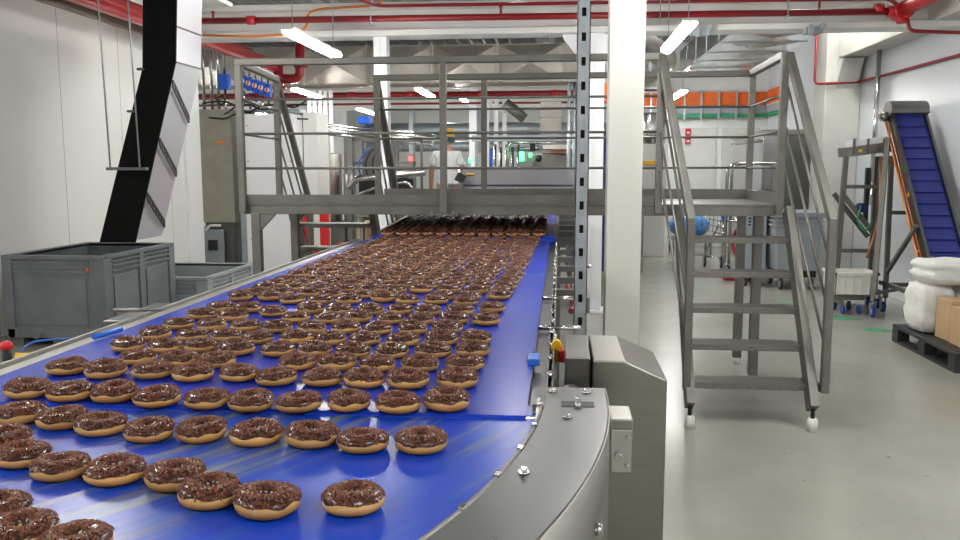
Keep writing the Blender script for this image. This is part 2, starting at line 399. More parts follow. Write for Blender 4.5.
lf = MB().box((BX0-.055, 1.6, B-.12), (BX0-.006, 5.4, B-.004)).box((BX0-.065, 1.6, B-.16), (BX0-.055, 5.4, B+.006))
lf.build('left_side_frame', mat('worn_side_rail', (.30, .29, .26), .42, .5, var=.15, vscale=15), cv, bevel=.001)
bl = MB()
y = 1.72
while y < 5.3:
    bl.tube((BX1+.042, y, B-.02), (BX1+.042, y, B+.002), .0065, 8); y += .17
bl.build('bolt_row', m_chrome, cv)
br = MB().box((BX1+.018, 1.5, B-.07), (BX1+.026, 1.66, B+.004)).tube((BX1+.01, 1.60, B-.012), (BX1+.05, 1.60, B-.012), .018, 14)
br.build('nose_bearing_bracket', m_chrome, cv, bevel=.001)
for y in (2.05, 3.3, 4.6):
    for x in (BX0-.03, BX1+.02):
        MB().box((x-.025, y-.025, .03), (x+.025, y+.025, B-.13)).tube((x, y, 0), (x, y, .04), .03, 12).build('leg', m_satin, cv)
    MB().box((BX0, y-.02, .35), (BX1+.02, y+.02, .39)).build('cross_bar', m_satin, cv)
for y, xx in ((2.47, .065), (3.05, .085)):
    MB().tube((BX1-.005, y, B-.008), (xx, y, B-.008), .0075, 10).build('tie_rod', m_chrome, cv)
for y in (3.5, 3.9, 4.35, 4.8, 5.2):
    MB().box((BX1+.05, y-.015, B-.07), (.10, y+.015, B-.04)).build('side_bracket', m_satin, cv)
MB().box((.09, 3.2, B-.09), (.12, 5.4, B-.03)).build('outer_rail', m_satin, cv)
cb = MB().path([(.05, 3.3, .93), (.07, 3.7, .88), (.04, 4.1, .93), (.07, 4.6, .87), (.05, 5.3, .9)], .012, 8, .1)
cb.build('red_cable', m_maroon, cv)

rv = thing('belt_conveyor', 'rising rear section of blue belt conveyor passing under the steel walkway', 'conveyor', (-.64, 7.4, 0))
def rz(y): return B+.012+(y-5.48)*.042
RX0, RX1 = -1.25, -.03
belt_strip(RX0, RX1, [(5.50, B-.03), (5.475, B-.01), (5.48, B+.005), (5.50, rz(5.5)), (9.6, rz(9.6))]).build('belt', m_belt, rv)
MB().tube((RX0, 5.5, B-.012), (RX1, 5.5, B-.012), .016, 12).build('nose_roller', m_chrome, rv)
for x, nm in ((RX1+.015, 'right_side_frame'), (RX0-.02, 'left_side_frame')):
    MB().prism([(5.52, rz(5.5)-.12), (9.6, rz(9.6)-.12), (9.6, rz(9.6)+.004), (5.52, rz(5.5)+.004)], 0, x-.012, x+.012).build(nm, m_steelh, rv)
for y in (5.58, 7.0, 9.0):
    for x in (RX0-.02, RX1+.015):
        MB().box((x-.025, y-.025, .0), (x+.025, y+.025, rz(y)-.12)).build('leg', m_satin, rv)
for y in (5.9, 6.3, 6.7, 7.1, 7.6):
    MB().box((RX1+.02, y-.02, rz(y)-.10), (.14, y+.02, rz(y)-.05)).build('side_bracket', m_satin, rv)
MB().box((.13, 5.55, 1.0), (.16, 8.2, 1.05)).build('outer_rail', m_satin, rv)

# curved conveyor
ct = thing('curved_conveyor', 'curved blue belt conveyor turning left in the foreground, streaked with wear', 'conveyor', (-1.0, .9, 0))
a1, a0 = R(-3), R(-100)
MB().sector((CX, CY), RI, RO-.006, a0, R(-.6), B-.012, B-.006, 70).build('belt', m_beltc, ct)
ko = MB().sector((CX, CY), RO+.005, RO+.130, a0, R(2.5), B+.004, B+.008, 70); ko.build('top_plate', m_steelh, ct)
MB().sector((CX, CY), RO+.128, RO+.132, a0, R(2.5), B-.30, B+.008, 70).build('outer_skirt', m_steel, ct)
MB().sector((CX, CY), RO-.002, RO+.002, a0, R(2.5), B-.02, B+.009, 70).build('inner_lip', m_satin, ct)
gd = MB()
for i in range(22):
    a = R(-2-i*4.4); gd.box((CX+RO-.005, CY-.008, B-.006), (CX+RO+.004, CY+.008, B+.011))
    for j in range(8): gd.v[-1-j] = Matrix.Rotation(a, 3, 'Z') @ (gd.v[-1-j]-Vector((CX, CY, 0)))+Vector((CX, CY, 0))
gd.build('edge_clip', m_chrome, ct)['kind'] = 'stuff'
MB().sector((CX, CY), RI-.05, RI-.004, a0, R(-1.5), B-.14, B+.002, 50).build('inner_rail', m_satin, ct)
MB().sector((CX, CY), RI+.02, RO-.02, a0, R(-3), B-.06, B-.014, 50).build('slider_bed', m_satin, ct)
def polar(r, deg, z): return Vector((CX+r*math.cos(R(deg)), CY+r*math.sin(R(deg)), z))
for rr, dg in ((RO+.02, 1.2), (RO+.09, 1.2), (RO+.055, -4.6), (RO+.035, -14.5), (RO+.09, -22.5), (RO+.02, -27), (RO+.05, -38)):
    p = polar(rr, dg, B+.008); MB().tube(p, p+Vector((0, 0, .004)), .009, 12).tube(p, p+Vector((0, 0, .010)), .0055, 6).build('bolt', m_chrome, ct)
for dg in (-12, -26, -40):
    p = polar(RO+.132, dg, B-.10); q = polar(RO+.143, dg, B-.10); MB().tube(p, q, .010, 10).build('bolt', m_chrome, ct)
p = polar(RO+.07, -1.6, B+.008)
MB().box(p+Vector((-.032, -.018, 0)), p+Vector((.032, .018, .0012))).build('slot_plate', m_dark, ct)
MB().box(p+Vector((-.006, -.03, 0)), p+Vector((.006, .03, .004))).tube(p+Vector((0, .024, 0)), p+Vector((0, .024, .010)), .006, 8).tube(p+Vector((0, -.024, 0)), p+Vector((0, -.024, .010)), .006, 8).build('slot_bar', m_chrome, ct)
# bracket joining it to the drive housing
bk = MB().box((.102, 1.575, B-.055), (.146, 1.67, B-.012)); bk.build('side_bracket', m_steel, ct, bevel=.003)
bk2 = MB().box((.104, 1.565, B-.115), (.143, 1.575, B-.03)); bk2.tube((.118, 1.553, B-.082), (.118, 1.57, B-.082), .009, 10).tube((.134, 1.558, B-.10), (.134, 1.57, B-.10), .004, 8).tube((.134, 1.558, B-.045), (.134, 1.57, B-.045), .004, 8)
bk2.build('bracket_plate', m_chrome, ct, bevel=.002)
for dg in (-4, -30, -60, -92):
    for rr in (RI-.03, RO+.09):
        p = polar(rr, dg, 0); MB().box((p.x-.025, p.y-.025, .0), (p.x+.025, p.y+.025, B-.10)).build('leg', m_satin, ct)

# drive housings
hb = MB().prism([(.079, .12), (.245, .12), (.245, 1.027), (.150, 1.069), (.079, 1.069)], 1, 1.85, 2.14)
hs = hb.build('drive_housing', m_steel, bevel=.004); 
hs.name = 'drive_housing'
tag(hs, 'tall brushed steel motor cover with sloping top, standing on floor beside belt curve', 'machine cover')
hf = MB()
for x in (.10, .225):
    for y in (1.88, 2.11): hf.tube((x, y, 0), (x, y, .12), .018, 10)
hf.build('foot', m_dark, hs)
h2 = thing('drive_housing', 'small upright steel box cover left of the tall sloping one', 'machine cover', (.046, 1.99, 0))
MB().box((.017, 1.87, .78), (.074, 2.13, 1.071)).build('cover', m_steel, h2, bevel=.004)
MB().box((.03, 1.97, 0), (.06, 2.03, .78)).build('post', m_satin, h2)
# emergency switch
sw = thing('safety_switch', 'yellow and red safety switch on the conveyor side frame near the steel covers', 'switch', (0.0, 2.2, .93))
MB().box((-.012, 2.215, .93), (-.004, 2.24, 1.05)).build('mount', m_capw, sw)
dc = MB().prism([(-.008+.016*math.cos(a)+.004, 1.012+.030*math.sin(a)) for a in [2*PI*i/20 for i in range(20)]], 1, 2.19, 2.215).build('yellow_disc', m_yellow, sw)
MB().box((.002, 2.175, .985), (.022, 2.20, 1.018)).build('red_knob', m_redp, dc, bevel=.003)
hd = MB().box((BX1-.012, 1.95, B-.002), (BX1+.016, 2.02, B+.016)).build('latch_handle', m_belt2, bevel=.003)
tag(hd, 'small blue plastic latch on the right edge of straight belt', 'handle')
ch = MB().tube((.03, 1.72, .99), (.03, 1.85, .99), .024, 14).tube((.005, 1.80, .95), (.005, 1.80, 1.0), .014, 10)
tag(ch.build('bearing_unit', m_satin), 'dull steel bearing unit between belt end and steel covers', 'bearing')
bm_ = MB().tube((.02, 1.82, .925), (.05, 1.82, .925), .02, 14); tag(bm_.build('motor_plug', m_navy), 'small dark blue round plug below the bearing unit by the belt end', 'plug')

# slotted strut
st = thing('slotted_strut', 'tall grey perforated strut channel standing beside the belt', 'strut', (.068, 2.64, 0))
s = MB(); x0, x1, yf, yb = .048, .089, 2.62, 2.66; z = 0
s.box((x0, yf, 0), (x0+.014, yf+.003, CEIL-.06)).box((x1-.014, yf, 0), (x1, yf+.003, CEIL-.06)).box((x0, yf, 0), (x0+.003, yb, CEIL-.06)).box((x1-.003, yf, 0), (x1, yb, CEIL-.06))
z = 0; per = .0735
while z < CEIL-.1:
    s.box((x0+.014, yf, z), (x1-.014, yf+.003, z+per-.026)); z += per
s.build('channel', m_zinc, st)
MB().box((x0+.004, yf+.02, 0), (x1-.004, yf+.023, CEIL-.06)).build('slot_shade_sheet', m_slot, st)  # near-black sheet stands in for the shade inside the slots
MB().tube((x1, yf+.02, 1.19), (x1+.012, yf+.02, 1.19), .006, 8).build('side_bolt', m_chrome, st)

# ------------------------------------------------------------------ doughnuts
RD, HD = .0445, .031
def torus_profile(n, kind):
    out = []
    if kind == 'dough':   # full ring
        for i in range(n):
            t = 2*PI*i/n; cx = .0268; a = .0182; b = .0150
            x = cx+a*math.cos(t); z = .0150+b*math.sin(t)
            if math.sin(t) < 0: z = .0150+b*math.sin(t)*.99; x = cx+a*math.copysign(abs(math.cos(t))**.8, math.cos(t))
            out.append((x, max(z, .0003)))
    else:
        for i in range(n+1):
            t = R(12)+(PI-R(12))*i/n; cx = .0270; a = .0182; b = .0150
            out.append((cx+a*math.cos(t), .0158+b*math.sin(t)))
        out.append((.0265-.014, .013)); out.append((.0265+.014, .013))
    return out
def donut_meshes(seed, nr, npf, nspr):
    rnd = random.Random(seed); ph = [rnd.uniform(0, 6.28) for _ in range(6)]
    ex = rnd.uniform(.965, 1.035)
    def warp(v, lip=False):
        t = math.atan2(v.y, v.x); f = 1+.018*math.sin(2*t+ph[0])+.012*math.sin(3*t+ph[1])+.008*math.sin(5*t+ph[2])
        z = v.z*(1+.05*math.sin(t+ph[3])+.03*math.sin(2*t+ph[4]))
        if lip and v.z < .02: z += .0032*math.sin(3*t+ph[5])*math.sin(t*2+ph[2])+.0018*math.sin(7*t+ph[1])
        return Vector((v.x*f*ex, v.y*f/ex, max(z, .0003)))
    d = MB(); d.lathe(torus_profile(npf, 'dough'), (0, 0, 0), nr, closed=True); d.v = [warp(v) for v in d.v]
    g = MB(); g.lathe(torus_profile(npf, 'glaze'), (0, 0, 0), nr, closed=True); g.v = [warp(v, True) for v in g.v]
    sp = MB()
    for _ in range(nspr):
        t = rnd.uniform(0, 2*PI); a = R(rnd.uniform(16, 140))
        n = Vector((math.cos(a)*math.cos(t), math.cos(a)*math.sin(t), math.sin(a))).normalized()
        rr = .0270+.0182*math.cos(a); p = warp(Vector((rr*math.cos(t), rr*math.sin(t), .0158+.0150*math.sin(a))))
        q = Vector((rnd.gauss(0, 1), rnd.gauss(0, 1), rnd.gauss(0, 1))); q = (q-n*q.dot(n)*.85).normalized()
        w = n.cross(q).normalized(); L = rnd.uniform(.0012, .0031); W = rnd.uniform(.0009, .0015)
        k = len(sp.v); c = p+n*.0003
        for e in (-1, 1):
            for (i, j) in ((-1, -.3), (1, -.3), (0, 1.2)): sp.v.append(c+q*(e*L)+w*(i*W)+n*(j*W))
        for fc in ((0, 1, 4, 3), (1, 2, 5, 4), (2, 0, 3, 5), (0, 2, 1), (3, 4, 5)): sp.face([k+i for i in fc], False)
    return d, g, sp
def proto(seed, hi):
    e = bpy.data.objects.new('ring_doughnut', None); e.empty_display_size = .03; C.objects.link(e); ORG[e] = Vector((0, 0, 0))
    d, g, sp = donut_meshes(seed, 40 if hi else 20, 16 if hi else 10, 560 if hi else 240)
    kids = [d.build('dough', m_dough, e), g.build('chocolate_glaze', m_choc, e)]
    s_ = sp.build('sprinkles', m_spr, kids[1]); s_['kind'] = 'stuff'; kids.append(s_)
    return e, kids
protos = {}
for hi in (0, 1): protos[hi] = [proto(11+i+50*hi, hi) for i in range(6)]
used = set(); NAMEC = 0
def place_donut(p, label, group, hi):
    i = random.randrange(6); e, kids = protos[hi][i]
    if (hi, i) in used:
        r = e.copy(); C.objects.link(r)
        cs = [k.copy() for k in kids]
        for c, pa in zip(cs, (r, r, cs[1])): C.objects.link(c); c.parent = pa
    else: used.add((hi, i)); r = e
    r.location = p; r.rotation_euler = (R(random.uniform(-1.2, 1.2)), R(random.uniform(-1.2, 1.2)), random.uniform(0, 6.28))
    s_ = random.uniform(.96, 1.04); r.scale = (s_, s_, s_*random.uniform(.94, 1.05))
    r['label'] = label; r['category'] = 'doughnut'; r['group'] = group
    return r
ORD = ['', 'rightmost', 'second from right', 'third from right', 'fourth from right', 'fifth from right', 'sixth from right', 'seventh from right', 'eighth from right', 'ninth from right', 'tenth from right', 'eleventh from right', 'twelfth from right']
RORD = ['', 'first', 'second', 'third', 'fourth', 'fifth', 'sixth', 'seventh', 'eighth', 'ninth', 'tenth', 'eleventh', 'twelfth', 'thirteenth', 'fourteenth', 'fifteenth', 'sixteenth', 'seventeenth', 'eighteenth', 'nineteenth', 'twentieth', 'twenty-first', 'twenty-second', 'twenty-third', 'twenty-fourth', 'twenty-fifth', 'twenty-sixth', 'twenty-seventh', 'twenty-eighth', 'twenty-ninth', 'thirtieth']
curve_rows = [
 ('first row below seam', [(421,440),(363,440),(312,435),(256,433),(202,430),(150,430),(101,424),(62,418),(20,413)]),
 ('second row below seam', [(353,498),(267,501),(210,492),(175,475),(115,470),(60,466),(22,454),(3,440)]),
 ('bottom left corner', [(75,541),(25,530),(3,514)])]
DN = 0
SPOTS = []
def free(p):
    for q in SPOTS:
        if (p.x-q.x)**2+(p.y-q.y)**2 < (.0925)**2: return False
    return True
def nudge(p):
    for _ in range(60):
        bad = [q for q in SPOTS if (p-q).xy.length < .0925]
        if not bad: break
        q = bad[0]; dd = (p-q); dd.z = 0; p = q+dd.normalized()*.0935
        p.z = q.z
    return p
for rn, pts in curve_rows:
    for i, (px, py) in enumerate(pts):
        p = atz(px, py, B+.009); p.z = B-.006; p = nudge(p); SPOTS.append(p)
        place_donut(p, 'chocolate doughnut on curved belt, %s in the %s' % (ORD[i+1], rn), 'loose doughnuts on the curved belt', 1); DN += 1
rows = [
 [(447,400),(398,402),(349,400),(299,401),(251,400),(207,398),(157,396),(115,392),(70,391),(28,388)],
 [(458,378),(407.6,379),(364,378),(323,377),(276,376),(239,372),(193,372),(153,369.6),(106,369),(67,366)],
 [(464.6,362),(420,362.6),(377.5,363),(337,362),(297.4,361.3),(216,359.3),(180,358.3),(138.5,356.4)],
 [(472.8,349),(433,349.6),(391.7,350),(353,349.6),(315,348.6),(279,348.6),(236.7,347.6),(201.7,345),(165,345),(128.5,344)],
 [(475.7,337),(443,338),(403,339),(365,338),(330.4,338),(298,337),(257.5,336.6),(226,335),(192,334.6),(155,332.7)],
 [(447,326.8),(413,327.8),(377.5,327.8),(346,327),(312,327),(276.6,326),(245.4,325),(211.8,324.3),(178.7,323.3)],
 [(486,319),(454.7,318),(421,318.5),(392,318),(357.6,316.5),(327,317.5),(296,316.5),(233,315),(202,313.6)],
 [(492,307),(460,310),(428,310),(400,309),(370,309),(339,309),(310,308),(273,310.7),(247,307.4),(221,306)]]
for ri, pts in enumerate(rows):
    for i, (px, py) in enumerate(pts):
        p = atz(px, py, B+.016); p.z = B; p = nudge(p); SPOTS.append(p)
        place_donut(p, 'chocolate doughnut, %s in the %s row behind the belt seam' % (ORD[i+1], RORD[ri+1]), 'doughnuts in rows on the straight belt', 1 if ri < 3 else 0); DN += 1
ystart = max(q.y for q in SPOTS)
y = 2.83; ri = 9; NR = 0
while y < 5.40:
    t = (y-2.83)/2.6; xr = -.215+.045*t; xl = -1.135+.02*t; n = 10 if t < .3 else 11; n = 10
    i = 0
    for c in range(n):
        if random.random() < .02 and t < .5: continue
        x = xr+(xl-xr)*c/(n-1)+random.gauss(0, .004); yy = y+random.gauss(0, .012)+.012*math.sin(c*1.3+ri)
        p = Vector((x, min(yy, 5.385), B))
        if not free(p): p = nudge(p)
        if p.x > BX1-.05 or p.x < BX0+.05 or not free(p) or p.y > 5.40: continue
        SPOTS.append(p); i += 1
        place_donut(p, 'chocolate doughnut, %s in the %s row behind the belt seam' % (ORD[i], RORD[ri]), 'doughnuts in rows on the straight belt', 0); DN += 1
    y += .128; ri += 1
# rear belt: the first rows one by one, the rest as one mass
rear = []
y = 5.575; k = 0
while y < 9.5:
    for c in range(12):
        x = -.135-(1.03)*c/11+random.gauss(0, .003)
        rear.append(Vector((x, y+random.uniform(-.002, .002), 0)))
    y += .089; k += 1
n_ind = max(0, 300-DN)
for i, p in enumerate(rear[:n_ind]):
    p.z = rz(p.y)
    r = place_donut(p, 'small chocolate doughnut in the front rows of the rising belt, under the walkway', 'doughnuts at the front of the rising belt', 0)
    r.scale = (.97, .97, 1); r.rotation_euler = (R(12), 0, r.rotation_euler.z); r.location.z += .008
d, g, sp = donut_meshes(3, 12, 8, 110)
mass = MB()
for p in rear[n_ind:]:
    z = rz(p.y); k0 = len(mass.v); mass.v += [Vector((v.x*.97+p.x, v.y*.97+p.y, v.z+z+.008+v.y*.22)) for v in d.v]
    for f in d.f: mass.f.append(tuple(k0+i for i in f)); mass.m.append(0); mass.sm.append(True)
    k0 = len(mass.v); mass.v += [Vector((v.x*.97+p.x, v.y*.97+p.y, v.z+z+.008+v.y*.22)) for v in g.v]
    for f in g.f: mass.f.append(tuple(k0+i for i in f)); mass.m.append(1); mass.sm.append(True)
    k0 = len(mass.v); mass.v += [Vector((v.x*.97+p.x, v.y*.97+p.y, v.z+z+.008+v.y*.22)) for v in sp.v]
    for f in sp.f: mass.f.append(tuple(k0+i for i in f)); mass.m.append(2); mass.sm.append(False)
mo = mass.build('ring_doughnut', [m_dough, m_choc, m_spr]); tag(mo, 'dense mass of tiny chocolate doughnuts far up the rising belt beyond walkway', 'doughnuts'); mo['kind'] = 'stuff'

# ------------------------------------------------------------------ walkway with two stairs
wk = thing('crossover_walkway', 'grey steel crossover walkway with railings and stairs bridging the belt', 'walkway', (-.35, 6.1, 0))
WX0, WX1, WY0, WY1, WZ = -2.17, 1.40, 5.50, 6.48, 1.265
p = MB().box((WX0, WY0, WZ-.014), (WX1, WY1, WZ)); p.build('deck_plate', m_tread, wk)
p = MB().box((WX0+.02, WY0+.004, WZ-.075), (WX1-.02, WY0+.05, WZ-.015)).box((WX0+.02, WY1-.05, WZ-.075), (WX1-.02, WY1, WZ-.036))
for x in (WX0+.02, -1.2, -.35, .6, WX1-.06): p.box((x, WY0+.05, WZ-.07), (x+.04, WY1-.05, WZ-.015))
p.build('support_beam', m_rail, wk, bevel=.003)
MB().box((WX0+.05, WY0-.006, WZ+.0), (.66, WY0, WZ+.058)).build('toe_board', m_rail, wk)
MB().box((-1.38, WY1, WZ), (WX1, WY1+.006, WZ+.075)).build('toe_board', m_rail, wk)
MB().box((WX1-.006, WY0, WZ), (WX1, WY1, WZ+.075)).build('toe_board', m_rail, wk)
def post(x, y, z0=WZ-.06, z1=2.18, w=.045):
    MB().box((x-w/2, y-w/2, z0), (x+w/2, y+w/2, z1)).build('railing_post', m_rail, wk, bevel=.004)
fy, ry = WY0-.028, WY1+.03
for x in (-2.14, -.765, .635): post(x, fy)
for x in (-2.24, -1.435, -.59, WX1+.03): post(x, ry)
post(1.395, fy, 1.2)
MB().box((-.88, fy-.03, WZ-.075), (-.66, fy+.01, WZ-.060)).tube((-.84, fy-.03, WZ-.09), (-.84, fy-.03, WZ-.05), .010, 8).tube((-.70, fy-.03, WZ-.09), (-.70, fy-.03, WZ-.05), .010, 8).build('post_clamp', m_rail, wk)
def rail(p, q, w=.045, name='top_rail', m=m_rail): return MB().beam(p, q, w, w).build(name, m, wk, bevel=.005)
def rod(p, q, r=.0085): return MB().tube(p, q, r, 8).build('rail_rod', m_rail, wk)
rail((-2.162, fy, 2.20), (.657, fy, 2.20)); rail((-1.46, ry, 2.20), (WX1+.042, ry, 2.20))
rail((-2.14, fy, 2.20), (-2.24, ry, 2.20)); rail((1.395, fy, 2.20), (WX1+.02, ry, 2.20))
for z in (1.955, 1.73, 1.50):
    rod((-2.14, fy, z), (.635, fy, z)); rod((-1.435, ry, z), (WX1+.02, ry, z)); rod((-2.14, fy, z), (-2.24, ry, z)); rod((1.395, fy, z), (WX1+.02, ry, z))
for (x, y) in ((WX0+.1, WY0+.03), (-2.1, WY1-.03), (1.365, 5.88), (1.372, 6.44)):
    MB().box((x-.03, y-.03, .05), (x+.03, y+.03, WZ-.07)).build('leg', m_rail, wk, bevel=.003)
    MB().tube((x, y, 0), (x, y, .05), .022, 12).build('foot', m_capw, wk)
MB().prism([(WX0+.13, WZ-.075), (WX0+.24, WZ-.075), (WX0+.13, WZ-.19)], 1, WY0+.01, WY0+.04).build('gusset', m_rail, wk)
MB().prism([(-2.07, WZ-.075), (-1.96, WZ-.075), (-2.07, WZ-.19)], 1, WY1-.04, WY1-.01).build('gusset', m_rail, wk)
MB().box((-2.3, 6.44, .60), (-1.95, 6.48, .63)).build('foot_bracket', m_rail, wk)
# front (right) stair toward the camera
def stair(xl, xr, y0, zt, sgn, n, going, rise, steps_from=1, foot=True):
    """y0: y of deck edge; sgn -1 goes toward the camera"""
    for x in (xl, xr):
        a = (x, y0+sgn*.03, zt-.03); zz = .13; L = (zt-zz)/rise*going; b = (x, y0+sgn*(L+.03), zz)
        MB().beam(a, b, .05, .11, (0, sgn, 0)).build('stringer', m_rail, wk, bevel=.003)
        yb = y0+sgn*(L+.03)
        MB().tube((x, yb, .07), (x, yb, .13), .012, 8).build('levelling_stud', m_dark, wk)
        MB().lathe([(.0, 0), (.030, 0), (.030, .065), (.022, .075), (0, .075)], (x, yb, 0), 16).build('foot', m_capw, wk)
    for k in range(1, n):
        z = zt-rise*k; yc = y0+sgn*(going*k-.06)
        MB().box((xl+.02, yc-.09, z-.035), (xr-.02, yc+.09, z)).build('tread', m_tread, wk, bevel=.002)
stair(.765, 1.455, WY0, WZ, -1, 6, .124, .203)
def slope_rail(x, ytop, zb, ybot, ztop=2.20, sgn=-1, offs=0):
    rail((x, ytop, ztop), (x, ybot, zb), .045)
for x, xb in ((.635, .745), (WX1+.02, 1.52)):
    MB().beam((x, fy, 2.205), (xb, 4.80, 1.20), .045, .045).build('stair_handrail', m_rail, wk, bevel=.005)
    MB().box((xb-.022, 4.78, .22), (xb+.022, 4.825, 1.22)).build('stair_post', m_rail, wk, bevel=.004)
    MB().beam((xb, 4.82, .24), (xb+(.03 if xb < 1 else -.06), 5.0, .24), .04, .04).build('post_link', m_rail, wk)
    for k, (zt, zb) in enumerate(((2.0, .98), (1.75, .72), (1.50, .48))):
        rod((x, fy, zt), (xb, 4.83, zb))
# rear (left) stair going away
stair(-2.16, -1.50, WY1+.03, WZ, 1, 6, .124, .203)
for x in (-2.24, -1.435):
    MB().beam((x, ry, 2.205), (x, 7.32, 1.18), .045, .045).build('stair_handrail', m_rail, wk, bevel=.005)
    MB().box((x-.022, 7.30, .2), (x+.022, 7.345, 1.19)).build('stair_post', m_rail, wk)
    MB().beam((x, 7.32, .24), (x+(.08 if x < -2 else -.06), 7.26, .24), .04, .04).build('post_link', m_rail, wk)
    for zt, zb in ((2.0, .95), (1.75, .7), (1.50, .45)): rod((x, ry, zt), (x, 7.32, zb))

# ------------------------------------------------------------------ left side: chute, bins
chu = thing('waste_chute', 'tall bent steel chute, black inside, hanging over the big grey bin', 'chute', (-3.95, 7.36, .86))
cy0, cy1 = 7.1, 7.62
pr = [(-4.12, .86), (-3.795, .86), (-3.34, 2.42), (-3.25, CEIL-.06), (-3.55, CEIL-.06), (-3.635, 2.37)]
# silver side and back, black front lining
def ext(poly, a, b): return MB().prism(poly, 1, a, b)
ext(pr, cy0+.012, cy1).build('casing', mat('chute_sheet', (.62, .62, .66), .33, .6, var=.05, vscale=2), chu, bevel=.003)
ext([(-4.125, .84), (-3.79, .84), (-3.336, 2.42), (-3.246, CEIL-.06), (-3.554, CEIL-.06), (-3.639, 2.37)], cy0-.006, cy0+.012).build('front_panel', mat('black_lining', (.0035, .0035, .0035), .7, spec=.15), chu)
def on_side(y, z):   # point on the right side face
    x = -3.795+(z-.86)/(2.42-.86)*.455 if z < 2.42 else -3.34+(z-2.42)*.06
    return Vector((x+.008, y, z))
for zc, in ((2.10,), (1.60,), (1.12,)):
    a = on_side(cy0+.02, zc+.13); b = on_side(cy1-.05, zc-.14)
    m_ = MB(); n = 6
    for e in (-.034, .034):
        m_.beam(a+Vector((.01, 0, e)), b+Vector((.01, 0, e)), .012, .012)
    for i in range(n+1):
        q = a.lerp(b, i/n)+Vector((.01, 0, 0)); m_.box(q-Vector((.006, .010, .034)), q+Vector((.006, .010, .034)))
    m_.build('slotted_bracket', mat('dark_slotted_steel', (.08, .08, .08), .5, .5), chu)
for z, xx in ((2.42, -3.34), (2.72, -3.32)):
    MB().box((xx-.004, cy0, z-.006), (xx+.012, cy1, z+.006)).build('joint_strip', m_rail, chu)
for x, z in ((-3.65, 2.36), (-3.76, 2.0), (-3.92, 1.5)):
    MB().tube((x-.03, cy0-.02, z), (x+.03, cy0-.02, z), .012, 8).build('lug', m_rail, chu)
hg = thing('chute_hanger', 'two thin wires with a cross bar hanging in front of the black chute', 'hanger', (-3.9, 7.2, 1.5))
for x in (-3.93, -3.66):
    MB().tube((x, 7.0, 1.5), (x-.05, 7.0, CEIL-.05), .0075, 8).build('wire', m_zinc, hg)
MB().box((-3.96, 6.98, 1.485), (-3.60, 7.04, 1.51)).build('cross_bar', m_rail, hg)

def pallet_bin(name, label, x0, x1, y0, y1, zt, z0=.0, m=m_bin, ribs=3):
    t = thing(name, label, 'bin', ((x0+x1)/2, (y0+y1)/2, z0)); w = .035; zb = z0+.11
    b = MB()
    b.box((x0, y0, zb), (x1, y0+w, zt)).box((x0, y1-w, zb), (x1, y1, zt)).box((x0, y0+w, zb), (x0+w, y1-w, zt)).box((x1-w, y0+w, zb), (x1, y1-w, zt)).box((x0, y0, zb), (x1, y1, zb+.03))
    b.build('body', m, t, bevel=.006)
    rm = MB(); e = .02
    rm.box((x0-e, y0-e, zt-.03), (x1+e, y0+w, zt+.005)).box((x0-e, y1-w, zt-.03), (x1+e, y1+e, zt+.005)).box((x0-e, y0, zt-.03), (x0+w, y1, zt+.005)).box((x1-w, y0, zt-.03), (x1+e, y1, zt+.005))
    rm.build('rim', m, t, bevel=.006)
    rb = MB(); h = zt-zb
    for i in range(ribs):
        z = zt-.055-i*.042
        rb.box((x0+.05, y0-.014, z-.008), (x1-.12, y0, z+.008)); rb.box((x1, y0+.13, z-.008), (x1+.014, y1-.08, z+.008))
    rb.build('ribs', m, t)
    # raised corner posts and frames around recessed panels
    cp = MB(); e = .02
    cp.box((x0-e, y0-e, zb-.03), (x0+.07, y0+.02, zt-.03)).box((x1-.11, y0-e, zb-.03), (x1+e, y0+.11, zt-.03)).box((x1-.02, y1-.09, zb-.03), (x1+e, y1+e, zt-.03))
    ym = (y0+y1)/2; cp.box((x1-.01, ym-.04, zb-.03), (x1+e, ym+.05, zt-.03))
    cp.box((x0, y0-e, zb-.03), (x1, y0, zb+.05)).box((x1, y0, zb-.03), (x1+e, y1, zb+.05))
    cp.build('corner_posts', m, t, bevel=.006)
    pn = MB(); zz = zt-.055-ribs*.042
    for a, c in ((y0+.15, ym-.07), (ym+.09, y1-.13)):
        pn.box((x1, a, zb+.08), (x1+.012, c, zz))
    pn.box((x0+.11, y0-.010, zb+.08), (x1-.15, y0, zz)); pn.build('panels', m, t, bevel=.012)
    for a in (x0+.05, (x0+x1)/2, x1-.05):
        MB().box((a-.06, y0+.02, z0), (a+.06, y1-.02, zb)).build('runner', m, t, bevel=.004)
    return t
b1 = pallet_bin('pallet_bin', 'large grey plastic pallet bin directly under the black chute', -4.64, -3.775, 6.52, 7.76, .775)
MB().box((-3.91, 6.495, .655), (-3.885, 6.5005, .68)).build('orange_sticker', m_orange, b1)
MB().tube((-4.38, 6.48, .12), (-4.38, 6.53, .12), .045, 16).build('drain_plug', m_bin, b1)
b2 = pallet_bin('pallet_bin', 'lower light grey plastic bin behind the large one, inside brownish', -4.5, -3.46, 7.83, 9.05, .43, m=m_binl, ribs=3)
MB().box((-4.46, 7.88, .145), (-3.51, 9.00, .26)).build('bin_lining', mat('brown_crumbs', (.12, .10, .085), .9, var=.2), b2)

